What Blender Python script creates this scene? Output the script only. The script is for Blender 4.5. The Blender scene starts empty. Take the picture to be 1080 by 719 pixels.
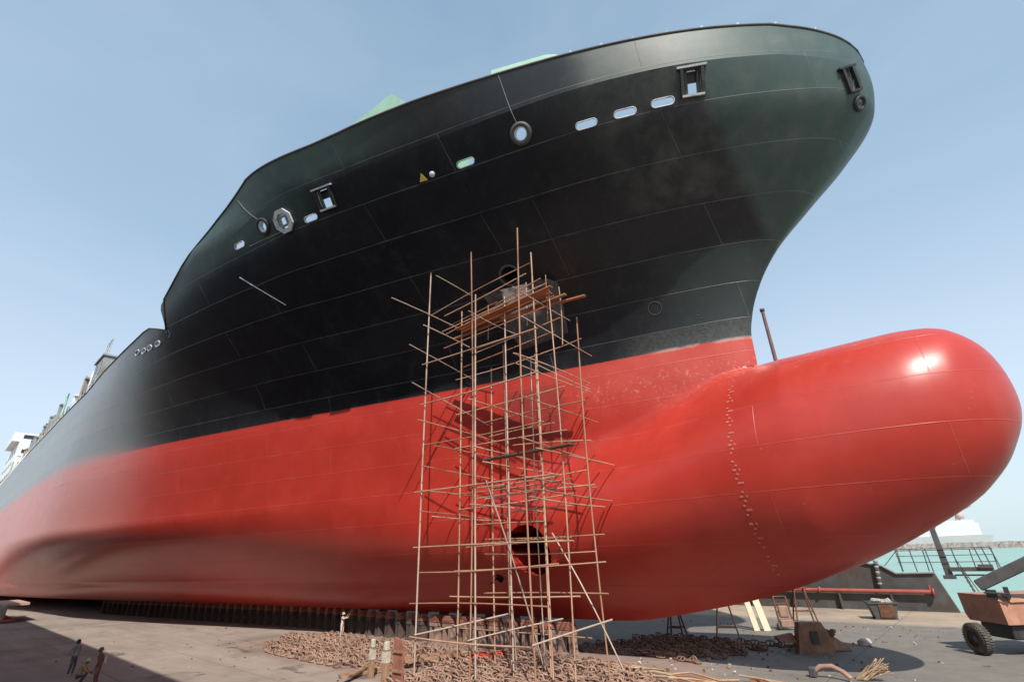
import bpy, bmesh, math, random
import numpy as np
from mathutils import Vector, Matrix
random.seed(7); rng = np.random.default_rng(7)
scene = bpy.context.scene
COL = scene.collection

# ------------------------------------------------------------------ helpers
def tag(o, label=None, cat=None, group=None, kind=None):
    if label: o['label'] = label
    if cat: o['category'] = cat
    if group: o['group'] = group
    if kind: o['kind'] = kind
    return o

def empty(name, loc=(0, 0, 0), rz=0.0):
    o = bpy.data.objects.new(name, None); COL.objects.link(o)
    o.location = loc; o.rotation_euler = (0, 0, rz); o.empty_display_size = .3
    return o

class MB:
    """collects boxes, tubes, lathes; build() links them as one mesh object"""
    def __init__(s): s.v = []; s.f = []; s.m = []; s.sm = []
    def add(s, verts, faces, mi=0, smooth=False):
        n = len(s.v); s.v += [tuple(map(float, p)) for p in verts]
        s.f += [tuple(i + n for i in f) for f in faces]
        s.m += [mi] * len(faces); s.sm += [smooth] * len(faces)
        return s
    def box(s, c, d, R=None, mi=0, bev=0.0):
        x, y, z = d[0] / 2, d[1] / 2, d[2] / 2
        if bev <= 0:
            vs = [(i, j, k) for i in (-x, x) for j in (-y, y) for k in (-z, z)]
            fs = [(0, 1, 3, 2), (4, 6, 7, 5), (0, 4, 5, 1), (2, 3, 7, 6), (0, 2, 6, 4), (1, 5, 7, 3)]
        else:
            bm = bmesh.new(); bmesh.ops.create_cube(bm, size=1)
            for v in bm.verts: v.co = (v.co.x * 2 * x, v.co.y * 2 * y, v.co.z * 2 * z)
            bmesh.ops.bevel(bm, geom=bm.edges[:], offset=bev, segments=1, affect='EDGES')
            bm.verts.index_update()
            vs = [tuple(v.co) for v in bm.verts]; fs = [tuple(v.index for v in f.verts) for f in bm.faces]; bm.free()
        if R is not None: vs = [R @ Vector(p) for p in vs]
        return s.add([(p[0] + c[0], p[1] + c[1], p[2] + c[2]) for p in vs], fs, mi)
    def tube(s, pts, r, n=8, mi=0, cap=True):
        pts = [Vector(p) for p in pts]; k = len(pts)
        rr = list(r) if hasattr(r, '__len__') else [r] * k
        vs = []; up = None
        for i, p in enumerate(pts):
            t = (pts[min(i + 1, k - 1)] - pts[max(i - 1, 0)]).normalized()
            if up is None:
                a = Vector((0, 0, 1)) if abs(t.z) < .9 else Vector((1, 0, 0)); up = t.cross(a).normalized()
            u = (up - t * up.dot(t)).normalized(); w = t.cross(u); up = u
            for j in range(n):
                q = 2 * math.pi * j / n; vs.append(p + (u * math.cos(q) + w * math.sin(q)) * rr[i])
        fs = [(i * n + j, i * n + (j + 1) % n, (i + 1) * n + (j + 1) % n, (i + 1) * n + j) for i in range(k - 1) for j in range(n)]
        s.add(vs, fs, mi, True)
        if cap: s.add(vs[:n], [tuple(range(n))[::-1]], mi); s.add(vs[-n:], [tuple(range(n))], mi)
        return s
    def lathe(s, prof, c=(0, 0, 0), R=None, n=24, mi=0):
        vs = []
        for (r, z) in prof:
            for j in range(n):
                q = 2 * math.pi * j / n; p = Vector((r * math.cos(q), r * math.sin(q), z))
                if R is not None: p = R @ p
                vs.append((p[0] + c[0], p[1] + c[1], p[2] + c[2]))
        k = len(prof)
        fs = [(i * n + j, i * n + (j + 1) % n, (i + 1) * n + (j + 1) % n, (i + 1) * n + j) for i in range(k - 1) for j in range(n)]
        return s.add(vs, fs, mi, True)
    def prism(s, poly, ext, mi=0):
        """poly: list of 3d points, extruded by vector ext"""
        n = len(poly); e = Vector(ext); P = [Vector(p) for p in poly]
        vs = P + [p + e for p in P]
        fs = [tuple(range(n))[::-1], tuple(range(n, 2 * n))] + [(i, (i + 1) % n, n + (i + 1) % n, n + i) for i in range(n)]
        return s.add(vs, fs, mi)
    def build(s, name, mat, parent=None, flip=True):
        me = bpy.data.meshes.new(name); me.from_pydata(s.v, [], s.f)
        for m in (mat if isinstance(mat, (list, tuple)) else [mat]): me.materials.append(m)
        me.polygons.foreach_set('material_index', s.m); me.polygons.foreach_set('use_smooth', s.sm)
        if flip:
            bm = bmesh.new(); bm.from_mesh(me); bmesh.ops.recalc_face_normals(bm, faces=bm.faces); bm.to_mesh(me); bm.free()
        me.update()
        o = bpy.data.objects.new(name, me); COL.objects.link(o)
        if parent: o.parent = parent
        return o

def copy_tree(o, parent=None):
    c = o.copy(); COL.objects.link(c)
    if parent: c.parent = parent
    for ch in list(o.children): copy_tree(ch, c)
    return c

def rot(ax, deg): return Matrix.Rotation(math.radians(deg), 3, ax)

# ------------------------------------------------------------------ materials
class NT:
    def __init__(s, name):
        s.m = bpy.data.materials.new(name); s.m.use_nodes = True
        s.t = s.m.node_tree; s.b = s.t.nodes['Principled BSDF']; s.n = s.t.nodes
    def node(s, typ, **kw):
        n = s.n.new(typ)
        for k, v in kw.items():
            if k.startswith('i_'): n.inputs[k[2:].replace('_', ' ')].default_value = v
            else: setattr(n, k, v)
        return n
    def link(s, a, b): s.t.links.new(a, b)
    def coord(s, scale=(1, 1, 1)):
        tc = s.node('ShaderNodeTexCoord'); mp = s.node('ShaderNodeMapping'); mp.inputs['Scale'].default_value = scale
        s.link(tc.outputs['Object'], mp.inputs['Vector']); return mp.outputs['Vector']
    def noise(s, scale, detail=4, rough=.55, vec=None, dist=0.0):
        n = s.node('ShaderNodeTexNoise'); n.inputs['Scale'].default_value = scale; n.inputs['Detail'].default_value = detail
        n.inputs['Roughness'].default_value = rough; n.inputs['Distortion'].default_value = dist
        s.link(vec if vec is not None else s.coord(), n.inputs['Vector']); return n.outputs['Fac']
    def ramp(s, fac, stops):
        r = s.node('ShaderNodeValToRGB'); e = r.color_ramp.elements
        while len(e) < len(stops): e.new(.5)
        for i, (p, c) in enumerate(stops):
            e[i].position = p; e[i].color = (c, c, c, 1) if not hasattr(c, '__len__') else (*c, 1)
        s.link(fac, r.inputs['Fac']); return r.outputs['Color']
    def mix(s, fac, a, b, typ='MIX'):
        m = s.node('ShaderNodeMix', data_type='RGBA', blend_type=typ)
        for sock, v in ((m.inputs[0], fac), (m.inputs[6], a), (m.inputs[7], b)):
            if isinstance(v, (int, float)): sock.default_value = v
            elif isinstance(v, tuple): sock.default_value = (*v, 1)
            else: s.link(v, sock)
        return m.outputs[2]
    def math(s, op, a, b=None, c=None):
        m = s.node('ShaderNodeMath', operation=op)
        for i, v in enumerate((a, b, c)):
            if v is None: continue
            if isinstance(v, (int, float)): m.inputs[i].default_value = v
            else: s.link(v, m.inputs[i])
        return m.outputs[0]
    def step(s, x, a, b):
        m = s.node('ShaderNodeMapRange', interpolation_type='SMOOTHSTEP'); s.link(x, m.inputs[0])
        m.inputs[1].default_value = a; m.inputs[2].default_value = b
        if a > b:
            m.inputs[1].default_value = b; m.inputs[2].default_value = a; m.inputs[3].default_value = 1; m.inputs[4].default_value = 0
        return m.outputs[0]
    def bump(s, h, strength=.3, dist=.02, prev=None):
        b = s.node('ShaderNodeBump'); b.inputs['Strength'].default_value = strength; b.inputs['Distance'].default_value = dist
        s.link(h, b.inputs['Height'])
        if prev is not None: s.link(prev, b.inputs['Normal'])
        return b.outputs['Normal']
    def out(s, col=None, rough=None, normal=None, metal=None, spec=None):
        for k, v in (('Base Color', col), ('Roughness', rough), ('Normal', normal), ('Metallic', metal), ('Specular IOR Level', spec)):
            if v is None: continue
            if isinstance(v, (int, float)): s.b.inputs[k].default_value = v
            elif isinstance(v, tuple): s.b.inputs[k].default_value = (*v, 1)
            else: s.link(v, s.b.inputs[k])
        return s.m

def mat_simple(name, c1, c2, scale=3.0, rough=.7, bump=.15, detail=5, metal=0.0, stain=None, stretch=(1, 1, 1), bdist=.02):
    t = NT(name); v = t.coord(stretch)
    f = t.noise(scale, detail, .6, v)
    col = t.ramp(f, [(.3, c1), (.7, c2)])
    if stain:
        g = t.noise(scale * .37, 6, .7, v, .6); col = t.mix(t.ramp(g, [(.5, 0), (.68, 1)]), col, stain)
    n = t.bump(t.noise(scale * 6, 4, .6, v), bump, bdist)
    return t.out(col, rough, n, metal)

M = {}
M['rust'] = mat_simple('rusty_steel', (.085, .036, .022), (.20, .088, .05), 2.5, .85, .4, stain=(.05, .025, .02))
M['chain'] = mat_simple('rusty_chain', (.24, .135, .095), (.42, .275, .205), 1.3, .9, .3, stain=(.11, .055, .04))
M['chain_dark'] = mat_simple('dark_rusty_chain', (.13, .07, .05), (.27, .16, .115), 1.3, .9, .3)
M['chain_red'] = mat_simple('red_overspray_chain', (.5, .045, .02), (.62, .09, .05), 2.5, .8, .3)
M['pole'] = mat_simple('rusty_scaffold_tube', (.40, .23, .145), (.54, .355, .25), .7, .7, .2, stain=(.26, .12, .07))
M['pole_red'] = mat_simple('red_rust_scaffold_tube', (.30, .145, .085), (.43, .24, .155), .7, .75, .2, stain=(.20, .085, .05))
M['pole_grey'] = mat_simple('galvanised_scaffold_tube', (.40, .30, .235), (.52, .42, .35), .7, .6, .2, stain=(.30, .165, .11))
M['plank'] = mat_simple('orange_brown_board', (.27, .10, .045), (.42, .19, .09), 1.4, .8, .3, stretch=(1, 6, 6))
M['plank_dark'] = mat_simple('dark_weathered_board', (.055, .035, .025), (.13, .085, .06), 1.4, .9, .3, stretch=(1, 6, 6))
M['timber'] = mat_simple('weathered_timber', (.24, .13, .075), (.42, .26, .16), 1.2, .85, .35, stretch=(5, 5, 1), stain=(.13, .07, .045))
M['timber_x'] = mat_simple('weathered_timber_flat', (.22, .12, .07), (.40, .25, .16), 1.2, .85, .35, stretch=(5, 5, 5), stain=(.12, .065, .04))
M['cream'] = mat_simple('cream_painted_board', (.62, .56, .40), (.75, .70, .53), 1.2, .7, .15, stretch=(4, 4, 1))
M['white'] = mat_simple('white_paint', (.66, .67, .68), (.80, .80, .80), .6, .5, .05)
M['whitetop'] = mat_simple('whitewash', (.42, .38, .31), (.60, .56, .48), 3, .8, .2, stain=(.25, .18, .12))
M['fit'] = mat_simple('pale_fairlead_paint', (.50, .53, .57), (.72, .74, .77), 2.5, .5, .1, stain=(.30, .27, .25))
M['fitgreen'] = mat_simple('pale_green_paint', (.24, .42, .31), (.34, .52, .40), 1.0, .55, .08)
M['black'] = mat_simple('black_steel', (.012, .014, .015), (.036, .038, .040), 2, .55, .15, stain=(.06, .045, .038))
M['darkgrey'] = mat_simple('dark_grey_paint', (.05, .052, .054), (.10, .10, .10), .8, .6, .15, stain=(.07, .05, .04))
M['grey'] = mat_simple('grey_paint', (.19, .20, .205), (.32, .33, .335), .7, .6, .1, stain=(.2, .15, .11))
M['yellow'] = mat_simple('yellow_paint', (.62, .42, .06), (.75, .55, .12), 1, .6, .1)
M['ochre'] = mat_simple('ochre_paint', (.32, .22, .09), (.45, .31, .14), 1, .6, .1)
M['redpipe'] = mat_simple('red_pipe_paint', (.30, .06, .042), (.40, .11, .08), 1.2, .55, .1)
M['maroon'] = mat_simple('maroon_paint', (.11, .045, .045), (.18, .08, .075), 1.2, .6, .1)
M['conc_block'] = mat_simple('keel_block_concrete', (.24, .15, .115), (.40, .265, .205), 1.6, .9, .4, stain=(.15, .08, .06))
M['block_shaded'] = mat_simple('shaded_keel_block', (.06, .042, .036), (.14, .095, .08), 1.6, .9, .4, stain=(.04, .028, .025))  # block colour darkened to paint in the shade under the hull
M['cap_wood'] = mat_simple('keel_block_cap', (.22, .075, .05), (.36, .15, .105), 2, .9, .3, stain=(.10, .05, .04))
M['rubber'] = mat_simple('tyre_rubber', (.055, .05, .043), (.12, .108, .092), 3, .9, .4)
M['cranebody'] = mat_simple('rusty_orange_paint', (.34, .155, .095), (.48, .25, .165), 1.3, .65, .15, stain=(.24, .13, .085))
M['boom'] = mat_simple('grey_boom_paint', (.05, .048, .05), (.10, .095, .095), 1, .55, .1)
M['stone'] = mat_simple('pale_stone', (.38, .35, .31), (.58, .55, .5), 4, .9, .5)
M['rope'] = mat_simple('pale_rope', (.5, .48, .43), (.66, .63, .58), 2, .9, .2)
M['skin'] = mat_simple('skin', (.20, .105, .07), (.25, .135, .09), 4, .6, .05)
M['hair'] = mat_simple('black_hair', (.012, .01, .009), (.025, .02, .018), 8, .6, .3)
M['cl_white'] = mat_simple('dusty_white_overalls', (.50, .40, .34), (.66, .56, .48), 3, .9, .3)
M['cl_grey'] = mat_simple('grey_cloth', (.17, .18, .185), (.26, .27, .27), 3, .9, .3)
M['cl_dark'] = mat_simple('dark_cloth', (.05, .06, .07), (.10, .11, .12), 3, .9, .3)
M['cl_tan'] = mat_simple('tan_cloth', (.36, .225, .11), (.47, .31, .165), 3, .9, .3)
M['cl_maroon'] = mat_simple('maroon_cloth', (.14, .045, .04), (.21, .075, .065), 3, .9, .3)
M['dockwall'] = mat_simple('dock_wall_plate', (.13, .12, .115), (.23, .21, .20), .25, .8, .2, stain=(.12, .07, .05))
M['roof'] = mat_simple('deckhouse_paint', (.62, .63, .64), (.74, .74, .74), .3, .5, .05)
M['glass'] = mat_simple('dark_window_glass', (.02, .025, .03), (.03, .035, .04), 2, .1, .0)
M['shipgrey'] = mat_simple('hazed_grey_hull', (.42, .41, .41), (.5, .49, .49), .05, .7, .05)  # far ship's grey paled: distance haze put into the colour
M['redlead'] = mat_simple('hazed_red_crane', (.45, .32, .30), (.52, .38, .35), .05, .7, .05)  # crane red paled with the same painted haze
M['sand'] = mat_simple('tan_rope_fibre', (.34, .23, .14), (.50, .36, .235), 4, .9, .3)
M['rock'] = mat_simple('breakwater_rock', (.14, .125, .11), (.32, .29, .26), .25, .95, .6)

def hull_material():
    t = NT('ship_hull_paint'); v = t.coord(); tc = t.node('ShaderNodeTexCoord')
    sx = t.node('ShaderNodeSeparateXYZ'); t.link(tc.outputs['Object'], sx.inputs[0])
    X, Y, Z = sx.outputs
    st = t.coord((.25, .25, 1.2))          # horizontally stretched
    vert = t.coord((1.6, 1.6, .10))        # vertically stretched (runs)
    big = t.noise(.16, 5, .6, v, .4); mid = t.noise(.7, 6, .62, v, .3); fine = t.noise(4.5, 6, .65, v)
    runs = t.noise(1.3, 5, .6, vert); roll = t.noise(.8, 4, .6, st)
    # faded dark green zones on top of the fresh black
    bz = t.math('ADD', Z, t.math('MULTIPLY', t.math('SUBTRACT', mid, .5), .7))
    bx = t.math('ADD', X, t.math('MULTIPLY', t.math('SUBTRACT', roll, .5), .7))
    stemz = t.math('MULTIPLY', t.step(bx, -5.4, -4.3), t.step(bz, 17.5, 19.0))
    upz = t.math('MULTIPLY', t.step(bx, -11.8, -9.6), t.step(bz, 24.75, 25.1))
    band = t.math('MULTIPLY', t.step(bx, -11.2, -9.0), t.step(Z, 30.78, 30.84))  # bulwark band: light on its upright plating, painted as paler colour
    low = t.math('MULTIPLY', t.step(bx, -13.0, -7.0), t.step(bz, 22.9, 22.5)); low = t.math('MULTIPLY', low, .40)
    wing = t.math('MULTIPLY', t.step(bx, -28.0, -36.0), t.step(bz, 28.2, 30.2))
    wing2 = t.math('MULTIPLY', t.step(bx, -18.0, -29.0), t.step(bz, 30.5, 31.8))
    fade = t.math('MAXIMUM', t.math('MAXIMUM', wing, wing2), t.math('MAXIMUM', stemz, low))
    black = t.mix(t.ramp(big, [(.35, 0), (.7, 1)]), (.0075, .0085, .0115), (.015, .0165, .020))
    scuff = t.math('MULTIPLY', t.ramp(mid, [(.52, 0), (.75, 1)]), t.ramp(fine, [(.42, 0), (.62, 1)]))
    black = t.mix(t.math('MULTIPLY', t.ramp(runs, [(.52, 0), (.74, 1)]), .4), black, (.032, .035, .040))
    black = t.mix(t.math('MULTIPLY', scuff, .6), black, (.045, .048, .053))
    aft_sheen = t.step(t.math('ADD', bx, t.math('MULTIPLY', bz, -.35)), -64.0, -84.0)  # grazing sky sheen along the aft side, painted in as paler colour
    black = t.mix(t.math('MULTIPLY', aft_sheen, .85), black, (.25, .253, .258))
    green = t.mix(t.ramp(big, [(.35, 0), (.65, 1)]), (.036, .076, .068), (.060, .100, .090))
    green = t.mix(t.math('MULTIPLY', t.ramp(mid, [(.5, 0), (.72, 1)]), .55), green, (.115, .128, .116))
    green = t.mix(t.math('MULTIPLY', t.ramp(runs, [(.5, 0), (.75, 1)]), .35), green, (.03, .05, .046))
    olive = t.mix(t.ramp(mid, [(.42, 0), (.68, 1)]), (.019, .022, .024), (.066, .072, .064))
    olive = t.mix(t.math('MULTIPLY', t.ramp(runs, [(.45, 0), (.7, 1)]), .4), olive, (.030, .040, .038))
    top = t.mix(t.math('MULTIPLY', upz, .9), black, olive)
    top = t.mix(band, top, t.mix(t.ramp(mid, [(.4, 0), (.7, 1)]), (.055, .070, .064), (.085, .095, .088)))
    top = t.mix(fade, top, green)
    # red antifouling
    red = t.mix(t.ramp(big, [(.3, 0), (.7, 1)]), (.38, .028, .018), (.47, .042, .027))
    red = t.mix(t.math('MULTIPLY', t.ramp(roll, [(.42, 0), (.75, 1)]), .45), red, (.34, .029, .021))
    red = t.mix(t.math('MULTIPLY', t.ramp(mid, [(.5, 0), (.8, 1)]), .22), red, (.53, .075, .052))
    red = t.mix(t.math('MULTIPLY', t.ramp(runs, [(.55, 0), (.8, 1)]), .22), red, (.29, .026, .020))
    chip = t.math('MULTIPLY', t.ramp(fine, [(.66, 0), (.72, 1)]), t.ramp(mid, [(.5, 0), (.6, 1)]))
    red = t.mix(t.math('MULTIPLY', chip, .5), red, (.60, .26, .22))
    red = t.mix(t.math('MULTIPLY', aft_sheen, .5), red, (.54, .24, .21))
    dusty = t.math('MULTIPLY', t.math('MULTIPLY', t.step(bx, -24, -14), t.step(bx, 1.5, -4)), t.math('MULTIPLY', t.step(bz, 13.2, 15.6), t.ramp(mid, [(.25, .35), (.6, 1)])))
    red = t.mix(t.math('MULTIPLY', dusty, .38), red, (.56, .115, .088))
    fleck = t.math('MULTIPLY', t.math('MULTIPLY', dusty, t.step(bz, 16.4, 15.6)), t.ramp(fine, [(.56, 0), (.64, 1)]))
    red = t.mix(t.math('MULTIPLY', fleck, .4), red, (.72, .36, .31))
    # bolster's cast shadow behind the staging, painted dark into the red
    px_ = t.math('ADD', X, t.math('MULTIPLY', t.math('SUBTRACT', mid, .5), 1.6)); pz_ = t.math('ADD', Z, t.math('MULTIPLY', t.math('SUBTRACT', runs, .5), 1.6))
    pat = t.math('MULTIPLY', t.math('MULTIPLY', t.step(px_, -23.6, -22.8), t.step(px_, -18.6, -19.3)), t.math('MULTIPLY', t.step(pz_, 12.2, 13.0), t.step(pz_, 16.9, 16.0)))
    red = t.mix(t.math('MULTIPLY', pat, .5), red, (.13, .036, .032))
    # shell-plate seams
    cz = t.math('SUBTRACT', Z, 18.50)
    cmb = t.node('ShaderNodeCombineXYZ'); t.link(X, cmb.inputs[0]); t.link(cz, cmb.inputs[1])
    br = t.node('ShaderNodeTexBrick'); br.offset = .37; br.offset_frequency = 2
    t.link(cmb.outputs[0], br.inputs['Vector'])
    for k, q in (('Scale', 1.0), ('Mortar Size', .028), ('Mortar Smooth', .6), ('Brick Width', 19.3), ('Row Height', 2.088), ('Bias', 0.0)): br.inputs[k].default_value = q
    br.inputs['Color1'].default_value = (0, 0, 0, 1); br.inputs['Color2'].default_value = (1, 1, 1, 1); br.inputs['Mortar'].default_value = (.5, .5, .5, 1)
    seam = br.outputs['Fac']
    plate = t.node('ShaderNodeSeparateColor'); t.link(br.outputs['Color'], plate.inputs[0]); pl = plate.outputs[0]
    top = t.mix(t.math('MULTIPLY', t.math('MULTIPLY', pl, t.math('SUBTRACT', 1.0, seam)), .16), top, (.03, .034, .036))
    sfac = t.math('MULTIPLY', seam, t.ramp(mid, [(.36, .12), (.62, .75)]))
    top = t.mix(sfac, top, (.125, .13, .135))  # weld beads catching the sun, painted as pale seam lines
    red = t.mix(t.math('MULTIPLY', seam, t.ramp(mid, [(.40, .02), (.65, .30)])), red, (.56, .15, .12))
    strip = t.math('MULTIPLY', t.step(X, -15.5, -12.5), t.step(t.math('ADD', Z, t.math('MULTIPLY', t.math('SUBTRACT', fine, .5), .3)), 18.6, 18.5))
    top = t.mix(t.math('MULTIPLY', strip, .7), top, t.mix(t.ramp(fine, [(.4, 0), (.65, 1)]), (.045, .047, .045), (.085, .087, .083)))
    # boundary
    wl = t.math('ADD', Z, t.math('MULTIPLY', t.math('SUBTRACT', fine, .5), .10))
    isb = t.mix(aft_sheen, t.step(wl, 17.27, 17.33), t.step(wl, 16.3, 18.6))
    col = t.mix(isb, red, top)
    edge = t.math('MULTIPLY', t.math('MULTIPLY', t.step(wl, 17.12, 17.22), t.step(wl, 17.42, 17.34)), t.math('MULTIPLY', t.step(X, -13.5, -11.5), t.ramp(mid, [(.40, 0), (.55, .38)])))
    col = t.mix(edge, col, (.55, .48, .44))
    # primer patch with runs below the hawse pipe is on its own plate; the bolster's shadow is painted into the red
    rough = t.math('ADD', t.math('MULTIPLY', mid, .14), t.mix(isb, (.27, .27, .27), t.mix(t.math('MAXIMUM', fade, band), (.24, .24, .24), (.40, .40, .40))))
    w1 = t.noise(.33, 3, .5, t.coord((1, 1, 1.0))); w2 = t.noise(1.5, 3, .55, v)
    nrm = t.bump(w1, .22, .08); nrm = t.bump(w2, .12, .02, nrm); nrm = t.bump(fine, .06, .008, nrm); nrm = t.bump(t.math('MULTIPLY', pl, t.math('SUBTRACT', 1.0, seam)), .25, .012, nrm); nrm = t.bump(seam, .6, .02, nrm)
    return t.out(col, rough, nrm, 0.0, .5)
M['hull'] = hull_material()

def ground_material():
    t = NT('dock_floor_concrete'); v = t.coord(); tc = t.node('ShaderNodeTexCoord')
    sx = t.node('ShaderNodeSeparateXYZ'); t.link(tc.outputs['Object'], sx.inputs[0]); X, Y, Z = sx.outputs
    a = t.noise(.12, 6, .6, v, .5); b = t.noise(.9, 7, .65, v, .2); c = t.noise(9, 6, .7, v); stt = t.noise(.5, 6, .62, t.coord((.3, 1.2, 1)), .3)
    dirty = t.mix(t.ramp(stt, [(.35, 0), (.7, 1)]), (.27, .216, .178), (.365, .300, .255))       # pinkish grit by the hull
    asph = t.mix(t.ramp(b, [(.35, 0), (.7, 1)]), (.150, .132, .110), (.212, .190, .160))
    sandc = t.mix(t.ramp(b, [(.35, 0), (.7, 1)]), (.36, .265, .185), (.46, .355, .26))
    jx = t.math('ADD', X, t.math('MULTIPLY', t.math('SUBTRACT', a, .5), 9)); jy = t.math('ADD', Y, t.math('MULTIPLY', t.math('SUBTRACT', a, .5), 7))
    ahead = t.step(jx, -17, -10)
    pt = t.step(jy, -2, 3)
    col = t.mix(t.math('MAXIMUM', ahead, pt), dirty, asph)
    rz = t.math('MULTIPLY', t.math('MULTIPLY', t.step(jx, -49, -44), t.step(jx, -12, -15)), t.math('MULTIPLY', t.step(jy, -13.5, -11), t.step(jy, 2, -1)))
    col = t.mix(t.math('MULTIPLY', rz, t.ramp(b, [(.3, .35), (.65, .9)])), col, (.25, .150, .112))
    col = t.mix(t.step(jy, 20.5, 23), col, sandc)
    col = t.mix(t.math('MULTIPLY', t.ramp(a, [(.5, 0), (.66, 1)]), .45), col, (.11, .10, .092))
    col = t.mix(t.math('MULTIPLY', t.ramp(b, [(.58, 0), (.72, 1)]), .5), col, (.075, .065, .058))
    col = t.mix(t.math('MULTIPLY', t.ramp(c, [(.55, 0), (.75, 1)]), .25), col, (.33, .29, .26))
    br = t.node('ShaderNodeTexBrick'); br.offset = 0.0; t.link(t.coord(), br.inputs['Vector'])
    for k, q in (('Scale', 1.0), ('Mortar Size', .035), ('Mortar Smooth', .4), ('Brick Width', 7.5), ('Row Height', 5.2)): br.inputs[k].default_value = q
    br.inputs['Color1'].default_value = (.35, .35, .35, 1); br.inputs['Color2'].default_value = (.65, .65, .65, 1)
    col = t.mix(t.math('MULTIPLY', br.outputs['Fac'], t.ramp(b, [(.35, .25), (.6, .8)])), col, (.055, .05, .045))
    slab = t.node('ShaderNodeSeparateColor'); t.link(br.outputs['Color'], slab.inputs[0])
    col = t.mix(t.math('MULTIPLY', slab.outputs[0], .18), col, (.16, .15, .14))
    oil = t.noise(.33, 5, .55, t.coord((1, 1.4, 1)), .8)
    col = t.mix(t.ramp(oil, [(.63, 0), (.70, .6)]), col, (.06, .055, .05))
    rst = t.noise(.45, 5, .6, t.coord((1.3, .7, 1)), .5)
    col = t.mix(t.ramp(rst, [(.62, 0), (.74, .5)]), col, (.22, .11, .065))
    n = t.bump(c, .5, .03); n = t.bump(b, .25, .05, n); n = t.bump(br.outputs['Fac'], -.4, .02, n)
    return t.out(col, t.ramp(oil, [(.60, .92), (.72, .55)]), n)
M['ground'] = ground_material()

def sea_material():
    t = NT('turquoise_sea'); v = t.coord((.25, 1, 1)); a = t.noise(.02, 4, .6, v); w = t.noise(.6, 6, .7, t.coord((1, 1.6, 1)), .4)
    col = t.ramp(a, [(.35, (.21, .36, .295)), (.65, (.25, .41, .34))])
    return t.out(col, .35, t.bump(w, .5, .25), 0, .3)
M['sea'] = sea_material()

def bolster_material():
    t = NT('anchor_bolster_paint'); v = t.coord(); tc = t.node('ShaderNodeTexCoord')
    sx = t.node('ShaderNodeSeparateXYZ'); t.link(tc.outputs['Object'], sx.inputs[0]); X, Y, Z = sx.outputs
    n = t.noise(1.2, 6, .65, t.coord((1.6, 1.6, .6)), .4); f = t.noise(6, 5, .6, v)
    jx = t.math('ADD', X, t.math('MULTIPLY', t.math('SUBTRACT', n, .5), 1.3))
    prim = t.math('MULTIPLY', t.math('MULTIPLY', t.step(jx, -20.6, -20.2), t.step(jx, -18.4, -18.8)), t.step(Z, 20.6, 21.6))
    prim = t.math('MULTIPLY', prim, t.ramp(n, [(.30, .25), (.5, 1)]))
    base = t.mix(t.ramp(n, [(.35, 0), (.7, 1)]), (.028, .032, .034), (.10, .11, .112))
    base = t.mix(t.math('MULTIPLY', t.ramp(f, [(.55, 0), (.7, 1)]), .5), base, (.18, .18, .175))
    col = t.mix(prim, base, (.62, .66, .63))
    return t.out(col, .5, t.bump(f, .3, .02))
M['bolster'] = bolster_material()

# ------------------------------------------------------------------ hull lines  (X forward, Y to port, Z up, metres)
def pch(xs, ys):
    xs = np.array(xs, float); ys = np.array(ys, float); h = np.diff(xs); dl = np.diff(ys) / h; m = np.zeros_like(ys)
    for i in range(1, len(xs) - 1):
        if dl[i - 1] * dl[i] > 0:
            w1 = 2 * h[i] + h[i - 1]; w2 = h[i] + 2 * h[i - 1]; m[i] = (w1 + w2) / (w1 / dl[i - 1] + w2 / dl[i])
    m[0] = dl[0]; m[-1] = dl[-1]
    def f(x):
        x = np.clip(np.asarray(x, float), xs[0], xs[-1]); i = np.clip(np.searchsorted(xs, x) - 1, 0, len(xs) - 2); t = (x - xs[i]) / h[i]
        return (2*t**3-3*t**2+1)*ys[i]+(t**3-2*t**2+t)*h[i]*m[i]+(-2*t**3+3*t**2)*ys[i+1]+(t**3-t**2)*h[i]*m[i+1]
    return f
ZK = 1.8; ZW = 17.3; ZN = 30.8; SEND = -236.0
stem = pch([1.8, 2.5, 4, 6, 8, 11, 14, 15.7, 17.3, 18.7, 20.5, 22.5, 24.9, 27, 29, 31, 33],
           [-18.7, -16, -13, -11, -9.6, -8.4, -7.6, -7.35, -7.3, -6.95, -6.1, -4.6, -1.9, .5, 2.1, 2.45, 2.4])
zt = pch([-80, -26, -16, -11, -9, -7.3, -5.3, -3, -1, .24, 1.0, 1.5, 1.86, 2.18, 2.38, 2.49, 2.53], [9.5, 11.0, 13.2, 14.85, 15.35, 15.4, 15.3, 15.28, 15.27, 15.15, 14.9, 14.5, 14.08, 13.5, 12.85, 12.1, 11.3])
zb = pch([-80, -18.7, -12, -5.4, -2, .2, .75, 1.4, 1.95, 2.3, 2.46, 2.53], [1.8, 1.8, 2.75, 4.6, 6.15, 7.45, 7.95, 8.65, 9.5, 10.2, 10.75, 11.3])
bw = pch([-80, -40, -25, -14, -8, -4, -1, .6, 1.4, 1.9, 2.2, 2.4, 2.49, 2.53], [.5, 3, 4, 4.4, 4.4, 4.15, 3.65, 3.0, 2.4, 1.8, 1.3, .8, .45, 0])
yd = pch([0, .005, .02, .06, .15, .3, .6, 1.3, 2.5, 8, 17, 28, 37, 50, 300], [0, .22, .44, .76, 1.2, 1.7, 2.4, 3.53, 4.9, 9.4, 14.3, 18.7, 21.1, 21.4, 21.4])
y17 = pch([0, .5, 2, 9.6, 22.9, 38.7, 61, 77.7, 100, 300], [0, .35, .95, 3.2, 7.3, 12.2, 18.1, 20.8, 21.4, 21.4])
y10 = pch([0, .5, 2, 9, 22, 38, 61, 80, 105, 300], [0, .3, .8, 2.7, 6.6, 11.2, 17.2, 20.6, 21.4, 21.4])
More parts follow.
